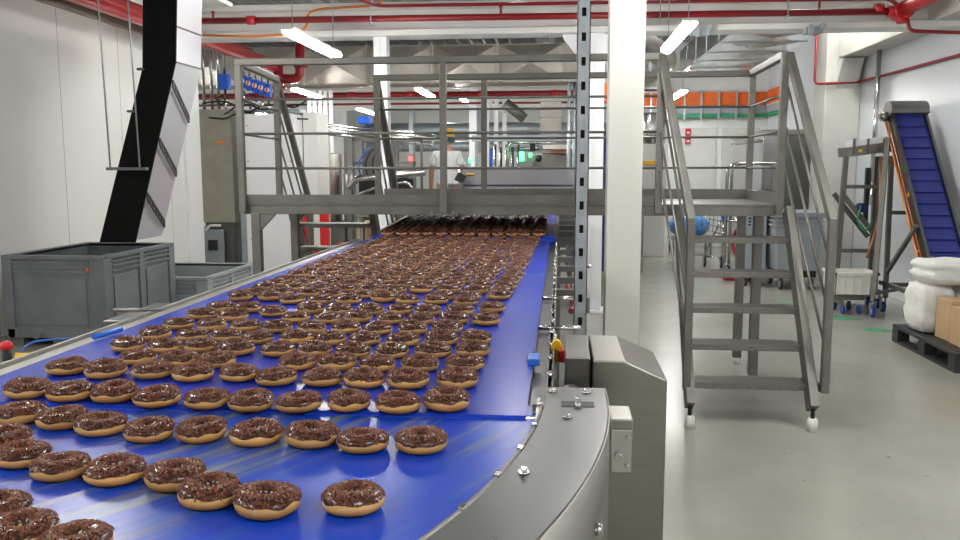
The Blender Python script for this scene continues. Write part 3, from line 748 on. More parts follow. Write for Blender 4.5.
# things along the left belt rail
hl = MB().tube(atz(94, 337, B+.012), atz(121, 329, B+.012), .008, 10)
o = hl.build('handle_bar', m_belt2); tag(o, 'bright blue plastic bar lying on the left rail of belt', 'bar')
sr = thing('sensor_rod', 'short grey metal rod sticking out over the left belt rail', 'rod', (-1.40, 2.72, 1.0))
MB().tube((-1.42, 2.50, B+.02), (-1.27, 2.52, B+.02), .006, 8).build('rod', m_satin, sr); MB().box((-1.40, 2.40, B-.02), (-1.338, 2.75, B+.004)).build('mount_plate', m_steelh, sr, bevel=.002)
es = thing('emergency_stop', 'red mushroom emergency stop with yellow plate beside left belt rail', 'emergency stop', (-1.66, 2.3, 0))
MB().ball((-1.65, 2.30, .972), .018, (1.1, 1, .85)).build('red_button', m_redp, es)
MB().box((-1.60, 2.26, .925), (-1.54, 2.31, .95), rot=Matrix.Rotation(R(-25), 3, 'X')).build('yellow_plate', m_yellow, es)
MB().tube((-1.65, 2.30, .90), (-1.65, 2.30, .96), .014, 10).build('stem', m_dark, es)
MB().path([(-1.62, 2.29, .93), (-1.58, 2.30, .985), (-1.50, 2.36, .985), (-1.42, 2.42, .97)], .003, 8, .04).build('blue_cable', m_belt2, es)
MB().box((-1.68, 2.25, .0), (-1.62, 2.38, .90)).build('support_post', m_satin, es)
ub = MB().box((-1.60, 2.42, .82), (-1.36, 2.9, .94)); tag(ub.build('cable_tray', m_dark), 'dark cable tray below the left belt rail, next to the emergency stop', 'cable tray')

# ------------------------------------------------------------------ overhead pipes
def pipe(pts, r, m, label, bend=.12, name='sprinkler_pipe', cat='pipe', kids=()):
    t = MB().path(pts, r, 14, bend); o = t.build(name, m); tag(o, label, cat)
    for nm, mb, mm in kids: mb.build(nm, mm, o)
    return o
def sprinkler(x, y, z):
    k = MB().tube((x, y, z), (x, y, z+.06), .012, 8).tube((x, y, z+.06), (x, y, z+.075), .02, 8).tube((x, y, z-.045), (x, y, z), .01, 8)
    return ('sprinkler_head', k, m_maroon)
ky = 8.45
kk = [sprinkler(x, ky, 3.02) for x in (-3.55, -.6, 2.45)]
kk += [('coupling', MB().tube((x-.04, ky, 3.0), (x+.04, ky, 3.0), .045, 14), m_red) for x in (-3.15, 3.0)]
pipe([(-3.72, ky, 3.0), (3.15, ky, 2.97)], .032, m_maroon, 'long dark red sprinkler pipe crossing in front of the white girder', kids=kk)
pipe([(-2.3, 7.4, 3.19), (-1.85, 8.5, 3.125), (3.1, 8.5, 3.10), (3.18, ky, 3.02)], .017, m_maroon, 'thin red pipe along top edge of the white girder', .1)
pipe([(3.22, 8.40, 2.98), (3.22, -2.9, 2.98)], .062, m_red, 'thick red main pipe running toward viewer along right longitudinal beam')
mn = MB().tube((3.21, ky-.09, 2.97), (3.21, ky+.09, 2.97), .085, 16).tube((3.08, ky, 2.97), (3.15, ky, 2.97), .055, 16).tube((3.21, ky, 2.86), (3.21, ky, 2.92), .045, 12)
tag(mn.build('pipe_junction', m_red), 'red pipe junction with couplings at right end of the girder pipe', 'pipe fitting')
pipe([(3.25, 8.42, 2.90), (3.27, 8.40, 2.78), (3.84, 8.45, 2.76), (3.84, 8.45, 2.58), (3.84, 11.36, 2.60), (3.38, 11.36, 2.58), (3.32, 11.5, 2.60), (3.32, 11.5, 3.6)], .017, m_maroon, 'thin red pipe looping down the right wall and across the concrete pillar', .06)
pipe([(-4.66, -2.9, 3.24), (-4.66, 13.3, 3.20)], .055, m_red, 'upper red main pipe running back along the left wall', kids=[('clamp', MB().tube((-4.66, 9.5, 3.21), (-4.66, 9.58, 3.21), .062, 14), m_maroon)])
pipe([(-4.58, -2.9, 3.14), (-4.58, 13.25, 3.10)], .06, m_red, 'lower red main pipe beside the left wall, nearest the valves', .15)
pipe([(-4.84, -2.9, 3.36), (-4.84, 12.9, 3.32)], .045, m_maroon, 'dark red pipe tucked against the left wall under the two mains')
vt = thing('pipe_manifold', 'red valve manifold with flanges and U bend at end of the left red pipes', 'valve', (-4.5, 13.4, 2.7))
MB().tube((-4.58, 13.42, 2.72), (-4.58, 13.42, 3.2), .08, 14).tube((-4.58, 13.42, 2.78), (-4.58, 13.42, 2.83), .12, 16).tube((-4.58, 13.42, 2.95), (-4.58, 13.42, 2.99), .12, 16).build('valve_body', m_maroon, vt)
MB().path([(-4.55, 13.42, 2.95), (-4.22, 13.42, 2.93), (-4.20, 13.42, CEIL-.05)], .075, 14, .16).build('bend_pipe', m_maroon, vt)
MB().tube((-4.20, 13.42, 3.12), (-4.20, 13.42, 3.17), .11, 16).build('flange', m_maroon, vt)
pipe([(-9, 16.4, 2.93), (2.0, 16.4, 2.93)], .06, m_maroon, 'far dark red pipe across the hall beneath the grey duct', kids=[('coupling', MB().tube((x, 16.4, 2.93), (x+.15, 16.4, 2.93), .07, 10), m_red) for x in (-4.2, -3, -1.6, -.2, .9)])
pipe([(-9, 16.8, 2.79), (2.0, 16.8, 2.79)], .022, m_maroon, 'thin far red pipe across the hall just below the thick one')
pipe([(-3.7, 8.52, 2.87), (-3.2, 8.54, 2.85), (-2.75, 8.55, 2.87), (-2.60, 8.55, 2.93), (-2.60, 8.56, 3.08), (-2.45, 8.56, 3.12), (-1.9, 8.56, 3.14), (-1.8, 8.5, 3.17)], .012, m_ocable, 'orange cable looping over the left part of the white girder', .08, 'power_cable', 'cable')
# rods supporting the girder pipe
for i, (x, lb) in enumerate(((-1.9, 'left of the worker'), (.95, 'right of the broad column'), (2.15, 'near the shiny duct'))):
    t = MB().tube((x, 8.4, 2.93), (x, 8.4, CEIL-.05), .005, 6).box((x-.012, 8.39, 2.93), (x+.012, 8.5, 2.945))
    tag(t.build('pipe_hanger', m_zinc), 'thin threaded rod holding the girder pipe, %s' % lb, 'hanger')
for x, lb in ((1.28, 'left one above the shiny duct'), (2.35, 'right one near the concrete pillar')):
    t = MB().box((x, 8.5, 2.79), (x+.16, 8.62, 2.85)).box((x+.02, 8.46, 2.77), (x+.06, 8.5, 2.87)).tube((x+.15, 8.45, 2.85), (x+.15, 8.52, 2.85), .03, 10)
    tag(t.build('beam_clamp', m_zinc), 'zinc beam clamp on the girder flange, %s' % lb, 'clamp')

# ducts
dt = thing('air_duct', 'long grey rectangular ventilation duct across the hall behind the girder', 'duct', (-3.4, 15.6, 3.02))
MB().box((-7.2, 15.3, 3.04), (.35, 16.0, 3.72)).build('duct_body', m_greyduct, dt, bevel=.004)
x = -7.1
while x < -.6:
    a, b_ = x, x+1.12; k = 0; cx_ = MB()
    cx_.v += [Vector((a, 15.299, 3.07)), Vector((b_, 15.299, 3.07)), Vector((b_, 15.299, 3.70)), Vector((a, 15.299, 3.70)), Vector(((a+b_)/2, 15.20, 3.38))]
    for q in ((0, 1, 4), (1, 2, 4), (2, 3, 4), (3, 0, 4)): cx_.face(q, False)
    cx_.build('creased_panel', m_greyduct, dt); MB().box((x-.055, 15.22, 3.02), (x-.02, 15.3, 3.74)).build('flange', m_greyduct, dt); x += 1.2
for x in (-6, -3.5, -1): MB().tube((x, 15.6, 3.72), (x, 15.6, CEIL-.05), .01, 6).build('hanger_rod', m_zinc, dt)
d2 = thing('air_duct', 'shiny sheet metal duct overhead on the right, reflecting orange', 'duct', (2.3, 11, 2.95))
MB().box((1.84, 9.35, 2.96), (2.84, 13.45, 3.30)).build('duct_body', m_foil, d2, bevel=.004)
for y in (9.35, 10.2, 11.05, 11.9, 12.75):
    MB().box((1.835, y, 2.952), (2.845, y+.015, 3.30)).build('flange', m_zinc, d2); cr = MB(); y1 = y+.82
    if y > 12.7: y1 = 13.43
    cr.v += [Vector((1.86, y+.04, 2.959)), Vector((2.82, y+.04, 2.959)), Vector((2.82, y1, 2.959)), Vector((1.86, y1, 2.959)), Vector((2.34, (y+y1)/2, 2.93))]
    for q in ((0, 1, 4), (1, 2, 4), (2, 3, 4), (3, 0, 4)): cr.face(q, False)
    cr.build('creased_panel', m_foil, d2)
for y in (9.8, 12.5): MB().tube((2.34, y, 3.3), (2.34, y, CEIL-.05), .01, 6).build('hanger_rod', m_zinc, d2)
d3 = thing('air_duct', 'round grey flexible duct bundle overhead behind the right hanging lamp', 'duct', (1.2, 10.5, 2.7))
MB().path([(.3, 9.2, 3.25), (.9, 10.2, 3.0), (1.45, 11.6, 2.95), (1.35, 13.5, 2.9)], .15, 16, .5).build('duct_body', m_greyduct, d3)
MB().tube((1.40, 12.2, 2.94), (1.40, 12.26, 2.94), .165, 16).build('ring', m_zinc, d3); MB().tube((1.4, 12.23, 3.08), (1.4, 12.23, CEIL-.05), .008, 6).build('hanger_rod', m_zinc, d3)
d4 = thing('air_duct', 'big silver horizontal ducts along the far wall behind the worker', 'duct', (-2, 19.8, 2.3))
MB().tube((-5.2, 22.2, 2.50), (1.9, 22.2, 2.50), .20, 18).build('upper_duct', m_zinc, d4); MB().tube((-5.2, 22.3, 2.08), (1.9, 22.3, 2.08), .14, 16).build('lower_duct', m_zinc, d4)
for x in (-4, -2.2, -.4, 1.2): MB().box((x, 22.0, 1.9), (x+.12, 22.4, CEIL-.06)).build('hanger_strap', m_zinc, d4)
d5 = thing('air_duct', 'brown grey vertical duct box right of the far ladder frames', 'duct', (-.15, 15.5, 1.4))
MB().box((-.36, 15.2, 1.65), (.02, 15.7, 2.68)).build('duct_body', m_greyduct, d5); f5 = MB()
for z in (1.9, 2.15, 2.4): f5.box((-.38, 15.18, z), (.04, 15.7, z+.02))
f5.build('flanges', m_zinc, d5); MB().box((-.30, 15.3, 0), (-.04, 15.6, 1.65)).build('lower_trunk', m_satin, d5)

# ------------------------------------------------------------------ lamps
def lamp(x, y0, z, lb, L=1.5, dx=0):
    t = thing('tube_lamp', lb, 'lamp', (x, y0+L/2, z)); y1 = y0+L
    MB().box((x-.05, y0, z+.035), (x+.05, y1, z+.065)).build('housing', m_capw, t, bevel=.004)
    d = MB(); n = 10; k = len(d.v)
    for y in (y0+.01, y1-.01):
        for i in range(n+1):
            a = PI+PI*i/n; d.v.append(Vector((x+.055*math.cos(a), y, z+.035+.05*math.sin(a))))
    for i in range(n): d.face((k+i, k+i+1, k+n+2+i, k+n+1+i), True)
    d.face([k+i for i in range(n+1)], False); d.face([k+n+1+i for i in range(n+1)], False); d.face((k, k+n, k+2*n+1, k+n+1), False)
    d.build('diffuser', m_glow, t)
    for y in (y0+.12, y1-.12): MB().tube((x, y, z+.06), (x, y, CEIL-.04), .004, 6).build('suspension_wire', m_zinc, t)
    return t
lamp(-2.228, 6.8, 2.59, 'nearest bright tube lamp hanging left of centre, below the red girder pipe')
lamp(1.005, 6.8, 2.60, 'bright tube lamp hanging right of the broad cream column')
lamp(-4.4, 13.65, 2.78, 'second tube lamp behind the left red valve manifold')
lamp(-2.25, 13.2, 2.72, 'tube lamp hanging just above left of the worker')
lamp(-2.1, 17.2, 2.95, 'small far tube lamp above and right of the worker')
lamp(-4.45, 18.3, 2.78, 'far low tube lamp between walkway posts left of worker')
lamp(2.0, 14.0, 2.72, 'far tube lamp seen behind the left stair handrail top')
for x, y, z in ((-2.6, 3.0, 2.75), (.55, 3.2, 2.75), (2.4, 2.6, 2.75), (-2.4, -1.2, 2.75), (1.0, -1.4, 2.75), (2.75, -1.6, 2.75), (-4.2, 1.0, 2.75), (-7, 13, 2.75), (-7, 18, 2.75), (-.5, 9.4, 3.76), (-2.2, 9.4, 3.76), (1.2, 9.4, 3.76), (3.1, 9.6, 3.76), (-.3, 18, 3.6), (0, 23, 3.6), (-3.5, 23.5, 3.6)):  # unseen lamps; high ones behind the girder added to brighten the rear belt
    lamp(x, y, z, 'ceiling tube lamp out of view, added to light the hall from above')['group'] = 'tube lamps out of view'

# ------------------------------------------------------------------ back left: conduits, valves, cabinets
cabn = thing('control_cabinet', 'tall beige steel cabinet behind the chute by the end of the left wall', 'cabinet', (-4.9, 12.3, 0))
MB().box((-5.2, 12.1, .72), (-4.68, 12.5, 2.33)).build('cabinet_body', m_door, cabn, bevel=.006)
MB().box((-5.15, 12.15, .0), (-4.72, 12.5, .72)).build('plinth', m_rail, cabn)
MB().box((-4.90, 12.07, 1.85), (-4.80, 12.1, 1.89)).build('orange_handle', m_ocable, cabn)
wm = thing('wash_unit', 'light grey boxed machine with dark window standing low beside the beige cabinet', 'machine', (-5.0, 12.2, 0))
MB().box((-5.16, 12.05, .0), (-4.84, 12.08, .62)).build('front_panel', m_binl, wm, bevel=.004); MB().box((-5.07, 12.04, .32), (-4.93, 12.05, .47)).build('dark_window', m_slot, wm)
MB().path([(-5.1, 12.06, .60), (-5.05, 12.06, .68), (-4.88, 12.06, .68)], .018, 8, .04).build('hose', m_white, wm)
ws = thing('white_cabinet', 'large flat white panel cabinet behind the left end of the walkway', 'cabinet', (-4.2, 12.3, 0))
MB().box((-4.46, 11.9, 0), (-3.72, 12.6, 2.26)).build('cabinet_body', m_whiteg, ws, bevel=.01)
MB().box((-4.56, 11.95, 0), (-4.47, 12.3, 2.30)).build('side_post', m_zinc, ws)
for x in (-4.40, -3.78):
    for z in (.5, 1.1, 1.6, 2.1): MB().tube((x, 11.89, z), (x, 11.9, z), .012, 8).build('screw', m_zinc, ws)
pb = MB().box((-3.70, 12.2, 0), (-3.50, 12.8, 2.3)); tag(pb.build('white_partition', m_white), 'narrow white partition right of the white panel cabinet', 'partition')
gp = 'blue valve units'
for i in range(5):
    x = -4.547+i*.091; yy = 11.75
    z = 2.742-.0325*i
    t = thing('valve_unit', 'blue valve box with red and white dial, %s of the five' % ['leftmost', 'second from left', 'middle', 'second from right', 'rightmost'][i], 'valve', (x, yy, z-.1), gp)
    MB().box((x-.043, yy, z-.10), (x+.043, yy+.1, z+.09)).build('blue_housing', m_bbox, t, bevel=.01)
    MB().tube((x, yy-.012, z), (x, yy, z), .036, 18).build('white_dial', m_capw, t); MB().box((x-.009, yy-.02, z-.033), (x+.009, yy-.012, z+.033), rot=Matrix.Rotation(R(15), 3, 'Y')).build('red_pointer', m_redp, t)
    MB().tube((x, yy+.05, z+.1), (x, yy+.05, 3.02), .012, 8).tube((x, yy+.05, z-.13), (x, yy+.05, z-.36), .018, 8).build('riser_pipe', m_chrome, t)
t = thing('valve_box', 'plain blue box on a conduit left of the row of five dials', 'valve', (-4.78, 11.7, 2.7)); MB().box((-4.86, 11.66, 2.62), (-4.72, 11.78, 2.84)).build('blue_housing', m_bbox, t, bevel=.01); MB().tube((-4.79, 11.72, 2.84), (-4.79, 11.72, CEIL-.06), .018, 8).tube((-4.79, 11.72, 2.2), (-4.79, 11.72, 2.62), .018, 8).build('conduit', m_chrome, t)
for i, (x, z0, lb) in enumerate(((-5.12, 2.3, 'leftmost, next to the chute'), (-5.0, 2.2, 'second from the chute'), (-4.90, 2.35, 'third, just left of the plain blue box'))):
    tag(MB().path([(x, 11.75, z0), (x, 11.75, CEIL-.06)], .022, 10).build('conduit_pipe', m_chrome), 'bright vertical conduit above the beige cabinet, %s' % lb, 'pipe')
rn = random.Random(5)
for j, lb in enumerate(('topmost', 'middle', 'lowest')):
    pts = [(-5.1+.17*i, 11.62+rn.uniform(-.02, .05), 2.40-.06*j+rn.uniform(-.09, .06)) for i in range(10)]
    tag(MB().path(pts, .013, 7, .06).build('cable_loop', m_dark), 'black tangled cable under the blue valve boxes, %s of three' % lb, 'cable')
hwl = MB().lathe([(.055, -.008), (.068, 0), (.055, .008), (.045, 0)], (-4.80, 11.58, 2.46), 18, axis=1, closed=True); tag(hwl.build('wheel_valve', m_dark), 'small black hand wheel under the plain blue box', 'hand wheel')
tag(MB().box((-5.3, 11.7, 2.30), (-3.7, 12.0, 2.34)).build('cable_tray', m_zinc), 'zinc cable tray over the cabinets at left', 'cable tray')

# wrapped vertical pipes
vw = thing('pipe_bundle', 'bundle of shiny white wrapped vertical pipes left of the far column', 'pipes', (-4.95, 16, 0))
for i in range(5):
    x = -4.72+i*.105; MB().tube((x, 16, 0), (x, 16, 2.95), .042, 12).build('wrapped_pipe', m_whiteg, vw)
MB().box((-4.62, 15.93, .9), (-4.40, 15.95, 1.9)).build('green_film', m_wrap, vw)
# left far clutter
lp = thing('pipe_rack', 'sloping bundle of silver pipes overhead between far column and walkway', 'pipes', (-3.4, 15, 2.2))
for i in range(4): MB().tube((-5.6, 15.8-.1*i, 2.42-.05*i), (-2.2, 15.0-.1*i, 2.08-.06*i), .035, 10).build('pipe', m_chrome, lp)
MB().box((-3.62, 15.15, 2.3), (-3.42, 15.4, 2.42)).build('blue_valve', m_bbox, lp)
for x in (-3.9, -3.0): MB().box((x, 15.2, 0), (x+.05, 15.25, 2.1)).build('rack_post', m_satin, lp)
tk = thing('steel_tank', 'small round steel tank behind the left stair', 'tank', (-4.0, 14.5, 0)); MB().tube((-3.95, 14.5, .6), (-3.95, 14.5, 1.75), .2, 20).build('vessel', m_steel, tk, bevel=.02)
MB().box((-4.15, 14.3, 0), (-3.75, 14.7, .6)).build('stand', m_rail, tk); MB().tube((-3.6, 14.4, .2), (-3.6, 14.4, 1.4), .09, 14).build('pump', m_satin, tk)
rs = thing('red_hose_reel', 'upright red machine part seen between walkway posts left of the worker', 'hose reel', (-3.05, 14, 0))
MB().box((-3.22, 13.9, .6), (-3.12, 14.1, 1.62)).box((-3.02, 13.9, .9), (-2.92, 14.1, 1.62)).box((-3.22, 13.92, 1.2), (-2.92, 14.08, 1.35)).build('red_frame', m_redp, rs, bevel=.01); MB().box((-3.2, 13.8, 0), (-2.9, 14.2, .6)).build('stand', m_satin, rs)
rl = thing('red_trolley', 'bright red two-legged stand seen under the left of the walkway', 'stand', (-3.1, 10.2, 0))
MB().box((-3.20, 10.1, .45), (-3.06, 10.2, 1.05)).box((-2.92, 10.1, .45), (-2.82, 10.2, 1.05)).box((-3.2, 10.08, .45), (-2.82, 10.22, .56)).build('red_frame', m_redp, rl, bevel=.01)
MB().box((-3.1, 10.05, .0), (-2.7, 10.3, .45)).build('base', m_white, rl); MB().box((-2.72, 10.05, .45), (-2.42, 10.3, .60)).build('red_box', m_maroon, rl, bevel=.02)
tb = thing('storage_shelf', 'grey metal bench carrying cardboard behind the left stair', 'bench', (-2.15, 10.2, 0)); MB().box((-2.6, 9.9, .55), (-1.85, 10.5, .6)).build('top', m_satin, tb)
for x in (-2.57, -1.9):
    for y in (9.93, 10.45): MB().box((x, y, 0), (x+.03, y+.03, .55)).build('leg', m_satin, tb)
c1 = MB().box((-2.42, 10.0, .602), (-2.14, 10.3, .86)); tag(c1.build('cardboard_box', m_card, bevel=.004), 'small closed cardboard box under the walkway, left of tilted sheet', 'box')
c2 = MB().box((-2.16, 9.97, .63), (-1.96, 10.0, 1.12), rot=Matrix.Rotation(R(-18), 3, 'Y')); c2.box((-2.12, 10.0, .63), (-1.92, 10.03, 1.08), rot=Matrix.Rotation(R(-18), 3, 'Y'))
tag(c2.build('cardboard_sheet', m_card), 'tilted flattened cardboard sheets leaning beside the small box', 'cardboard')
fm = thing('floor_motor', 'small grey motor with yellow label under the lowest visible left stair tread', 'motor', (-1.75, 7.9, 0)); MB().tube((-1.95, 7.9, .62), (-1.55, 7.9, .66), .10, 16).build('motor_body', m_satin, fm); MB().box((-1.86, 7.78, .56), (-1.80, 7.80, .62)).build('yellow_label', m_yellow, fm); MB().box((-1.9, 7.85, 0), (-1.6, 7.95, .56)).build('stand', m_rail, fm)

# ------------------------------------------------------------------ middle: machine end, worker, equipment
oe = thing('oven_hood', 'long low grey steel hood across the far end of the belt', 'machine', (-.45, 10.0, 0))
MB().box((-1.13, 9.62, 1.30), (.16, 10.7, 1.50)).build('hood', m_hood, oe, bevel=.012)
MB().box((-1.14, 9.60, 1.495), (.17, 10.72, 1.515)).build('top_lip', m_zinc, oe)
MB().box((-1.12, 9.61, 1.265), (.15, 10.7, 1.29)).build('lower_sheet', m_hood, oe)
for x in (-1.30, .10):
    for y in (9.66, 10.6): MB().box((x, y, 0), (x+.05, y+.06, 1.30)).build('leg', m_satin, oe)
MB().box((-1.30, 9.66, 1.29), (-1.12, 10.66, 1.32)).build('corner_plate', m_satin, oe)
MB().tube((-1.08, 9.60, 1.43), (-.98, 9.60, 1.43), .012, 8).build('handle', m_yellow, oe)
tp = thing('hand_valve', 'black and white valve handle at left end of the grey hood by the worker', 'valve', (-1.36, 9.7, 1.2)); MB().box((-1.44, 9.66, 1.34), (-1.34, 9.74, 1.44), rot=Matrix.Rotation(R(30), 3, 'Y')).build('black_knob', m_dark, tp); MB().box((-1.40, 9.66, .0), (-1.36, 9.74, 1.34)).build('post', m_satin, tp)
MB().box((-1.45, 9.6, 1.12), (-1.34, 9.65, 1.25)).build('blue_pouch', m_lightb, tp, bevel=.01)
pcl = thing('pipe_cluster', 'cluster of tall zinc pipes just left of the slotted strut, behind walkway', 'pipes', (.2, 12.0, 0))
for x, y in ((.12, 12.0), (.20, 12.1), (.28, 12.0), (.37, 12.15)): MB().tube((x, y, 0), (x, y, 2.75), .028, 10).build('pipe', m_zinc, pcl)
MB().box((.08, 11.95, 2.7), (.42, 12.2, 2.75)).build('pipe_clamp', m_satin, pcl)
# packing machinery behind hood
mc = thing('packing_machine', 'steel machine with green lamps and raised pipe frame behind the grey hood', 'machine', (-.3, 13, 0))
MB().box((-.85, 12.6, .3), (.40, 13.4, 1.72)).build('machine_body', m_satin, mc, bevel=.02)
MB().box((-.62, 12.5, 1.78), (.44, 13.4, 1.84)).build('top_table', m_capw, mc); MB().box((-.5, 12.55, 1.72), (.35, 13.3, 1.78)).build('copper_band', m_copper, mc)
for x in (-.85, .36):
    MB().box((x, 12.6, 0), (x+.05, 12.65, .3)).build('leg', m_satin, mc)
MB().box((-.82, 12.8, 1.75), (-.74, 12.9, 1.90)).build('lamp_post', m_dark, mc)
MB().tube((-.93, 12.45, 1.60), (-.93, 12.45, 1.74), .035, 12).build('green_lamp', m_gled, mc); MB().tube((-.80, 12.45, 1.66), (-.80, 12.45, 1.72), .022, 12).build('green_lamp', m_gled, mc); MB().box((-.98, 12.47, 1.0), (-.76, 12.6, 1.6)).build('lamp_bracket', m_satin, mc)
MB().ball((-.68, 12.5, 1.64), .05).build('black_knob', m_dark, mc)
MB().path([(-1.15, 12.7, 0), (-1.15, 12.7, 1.88), (.45, 12.7, 1.88)], .018, 8, .1).path([(-1.0, 12.9, 0), (-1.0, 12.9, 1.80), (.45, 12.9, 1.80)], .016, 8, .1).build('pipe_frame', m_chrome, mc)
for i in range(5):
    x = -1.36+i*.09; MB().tube((x, 12.9, .3), (x, 12.9, 1.86-.04*(i % 2)), .022, 8).build('upright_pipe', m_chrome, mc)
MB().box((-1.42, 12.8, .25), (-.92, 13.0, .3)).box((-1.2, 12.85, 0), (-1.1, 12.95, .25)).build('pipe_foot', m_satin, mc)
MB().tube((-1.42, 12.85, 1.3), (-1.42, 12.85, 1.8), .026, 8).build('blue_hose', m_bbox, mc)
cn = thing('pipe_bridge', 'horizontal pale steel channel spanning above the green lamps', 'channel', (-.4, 14.2, 0)); MB().box((-1.6, 14.2, 1.95), (.45, 14.3, 2.05)).build('channel', m_zinc, cn)
for x in (-1.55, .38): MB().box((x, 14.22, 0), (x+.05, 14.28, 1.95)).build('post', m_zinc, cn)
lf_ = thing('ladder_frame', 'tall white twin-post frame with angled top right of the worker', 'frame', (-1.2, 16, 0))
for x in (-1.62, -1.44, -1.28): MB().box((x, 16, 0), (x+.08, 16.08, 2.78)).build('post', m_whiteg, lf_)
MB().beam((-1.60, 15.98, 2.8), (-1.26, 15.98, 2.55), .06, .04).build('brace', m_whiteg, lf_); MB().tube((-1.22, 15.9, 2.72), (-.85, 15.9, 2.42), .10, 14).build('angled_duct', m_satin, lf_)
for z in (.6, 1.2, 1.8): MB().box((-1.55, 16.02, z), (-1.28, 16.05, z+.03)).build('rung', m_whiteg, lf_)
mn2 = thing('control_monitor', 'small lit blue-white screen on a stand right of the worker', 'screen', (-1.85, 14.6, 0)); MB().box((-2.02, 14.55, 1.36), (-1.80, 14.6, 1.62)).build('casing', m_zinc, mn2); MB().box((-2.0, 14.54, 1.38), (-1.84, 14.55, 1.58)).build('lit_display', m_screen, mn2); MB().box((-1.93, 14.58, 0), (-1.88, 14.63, 1.36)).build('stand', m_satin, mn2)
MB().tube((-1.72, 14.5, 1.60), (-1.72, 14.5, 1.67), .03, 10).tube((-1.72, 14.5, 0), (-1.72, 14.5, .01), .1, 10).build('green_beacon', m_gled, mn2); MB().tube((-1.72, 14.5, 0), (-1.72, 14.5, 1.6), .012, 8).build('beacon_pole', m_satin, mn2)
# frames to the left of the worker
lm = thing('filling_machine', 'framed filling machine with hoses and silver tubes left of the worker', 'machine', (-2.2, 12, 0))
for x in (-2.62, -2.1, -1.75):
    for y in (11.8, 12.4): MB().box((x, y, 0), (x+.035, y+.035, 1.92)).build('frame_post', m_satin, lm)
for yz in ((11.8, 1.88), (11.8, 1.55), (12.4, 1.88)): MB().box((-2.62, yz[0], yz[1]), (-1.72, yz[0]+.03, yz[1]+.04)).build('cross_rail', m_satin, lm)
MB().box((-2.55, 11.85, .5), (-1.8, 12.35, 1.38)).build('dark_tank', m_slot, lm, bevel=.02); MB().box((-2.5, 11.9, 1.4), (-2.2, 12.3, 1.75)).build('gear_box', m_satin, lm, bevel=.02)
MB().box((-2.0, 11.9, 1.4), (-1.8, 12.2, 1.56)).build('motor', m_satin, lm, bevel=.03)
for i in range(4): MB().path([(-2.5+.1*i, 11.78, 1.4), (-2.52+.1*i, 11.72, 1.55), (-2.44+.08*i, 11.75, 1.72), (-2.40+.1*i, 11.85, 1.78)], .012, 7, .08).build('hose', [m_bbox, m_dark, m_dark, m_zinc][i], lm)
MB().path([(-2.55, 11.3, 1.22), (-2.45, 11.3, 1.36), (-1.5, 11.3, 1.44)], .045, 12, .1).build('silver_tube', m_chrome, lm); MB().path([(-2.5, 11.1, 1.1), (-2.1, 11.1, 1.26), (-1.7, 11.1, 1.32), (-1.62, 11.1, 1.2)], .022, 10, .08).build('thin_tube', m_chrome, lm)
MB().box((-2.56, 11.25, 0), (-2.5, 11.35, 1.22)).build('tube_stand', m_satin, lm)
MB().tube((-1.78, 11.75, 1.60), (-1.78, 11.75, 1.66), .025, 10).build('red_lamp', m_rled, lm); MB().box((-1.82, 11.76, 1.35), (-1.74, 11.8, 1.60)).build('lamp_mount', m_satin, lm)
lt = thing('low_table', 'low bench with blue boxes and small red and yellow bits under the walkway', 'bench', (-1.75, 9.6, 0))
MB().box((-2.3, 9.4, .95), (-1.38, 9.8, .98)).build('top', m_satin, lt)
for x in (-2.28, -1.42): MB().box((x, 9.5, 0), (x+.04, 9.6, .95)).build('leg', m_satin, lt)
tag(MB().box((-1.84, 9.55, .982), (-1.74, 9.65, 1.12)).build('blue_box', m_lightb), 'light blue box left of the red cap on low bench under walkway', 'box')
tag(MB().box((-2.12, 9.55, .982), (-1.92, 9.7, 1.07)).build('plastic_bag', m_sack, bevel=.03), 'crumpled white bag on the low bench under walkway', 'bag')
tag(MB().tube((-1.66, 9.55, .982), (-1.66, 9.55, 1.02), .03, 10).build('bottle_cap', m_redp), 'tiny red cap on the low bench under walkway', 'cap')
tag(MB().box((-1.58, 9.52, .982), (-1.50, 9.56, 1.01)).build('yellow_tool', m_yellow), 'tiny yellow tool on the low bench under walkway', 'tool')
# steel step the worker stands on
WKZ = .30
stp = thing('work_step', 'low steel step the worker stands on behind the walkway', 'step', (-1.9, 13, 0)); MB().box((-2.3, 12.62, WKZ-.04), (-1.3, 13.4, WKZ)).build('top', m_tread, stp)
for x in (-2.28, -1.34):
    for y in (12.66, 13.32): MB().box((x, y, 0), (x+.04, y+.04, WKZ-.04)).build('leg', m_satin, stp)

# navy curtain / orange item right of the white column
nv = MB().box((.48, 11, .15), (.78, 11.1, 1.92)); o = nv.build('navy_screen', m_navy); tag(o, 'dark navy blue upright screen right of the slim white column', 'panel')
MB().box((.5, 11.02, 0), (.54, 11.08, .15)).box((.72, 11.02, 0), (.76, 11.08, .15)).build('foot', m_satin, o)
ob = thing('orange_lamp_unit', 'orange unit mounted high beside the white column', 'unit', (.6, 11.5, 2.3)); MB().box((.54, 11.4, 2.37), (.80, 11.6, 2.63)).build('orange_body', m_orange, ob, bevel=.02); MB().box((.60, 11.45, 2.63), (.66, 11.52, CEIL-.05)).build('hanger', m_zinc, ob)
mt = thing('steel_mixer', 'light machine with steel drum behind the broad cream column', 'machine', (1.3, 14.5, 0)); MB().tube((1.55, 14.5, 1.9), (1.55, 14.5, 2.42), .22, 18).build('drum', m_chrome, mt, bevel=.02); MB().box((1.35, 14.3, 0), (1.78, 14.7, 1.9)).build('cabinet', m_white, mt, bevel=.01)
MB().box((1.36, 14.28, 1.55), (1.70, 14.3, 1.62)).build('vent', m_yellow, mt)
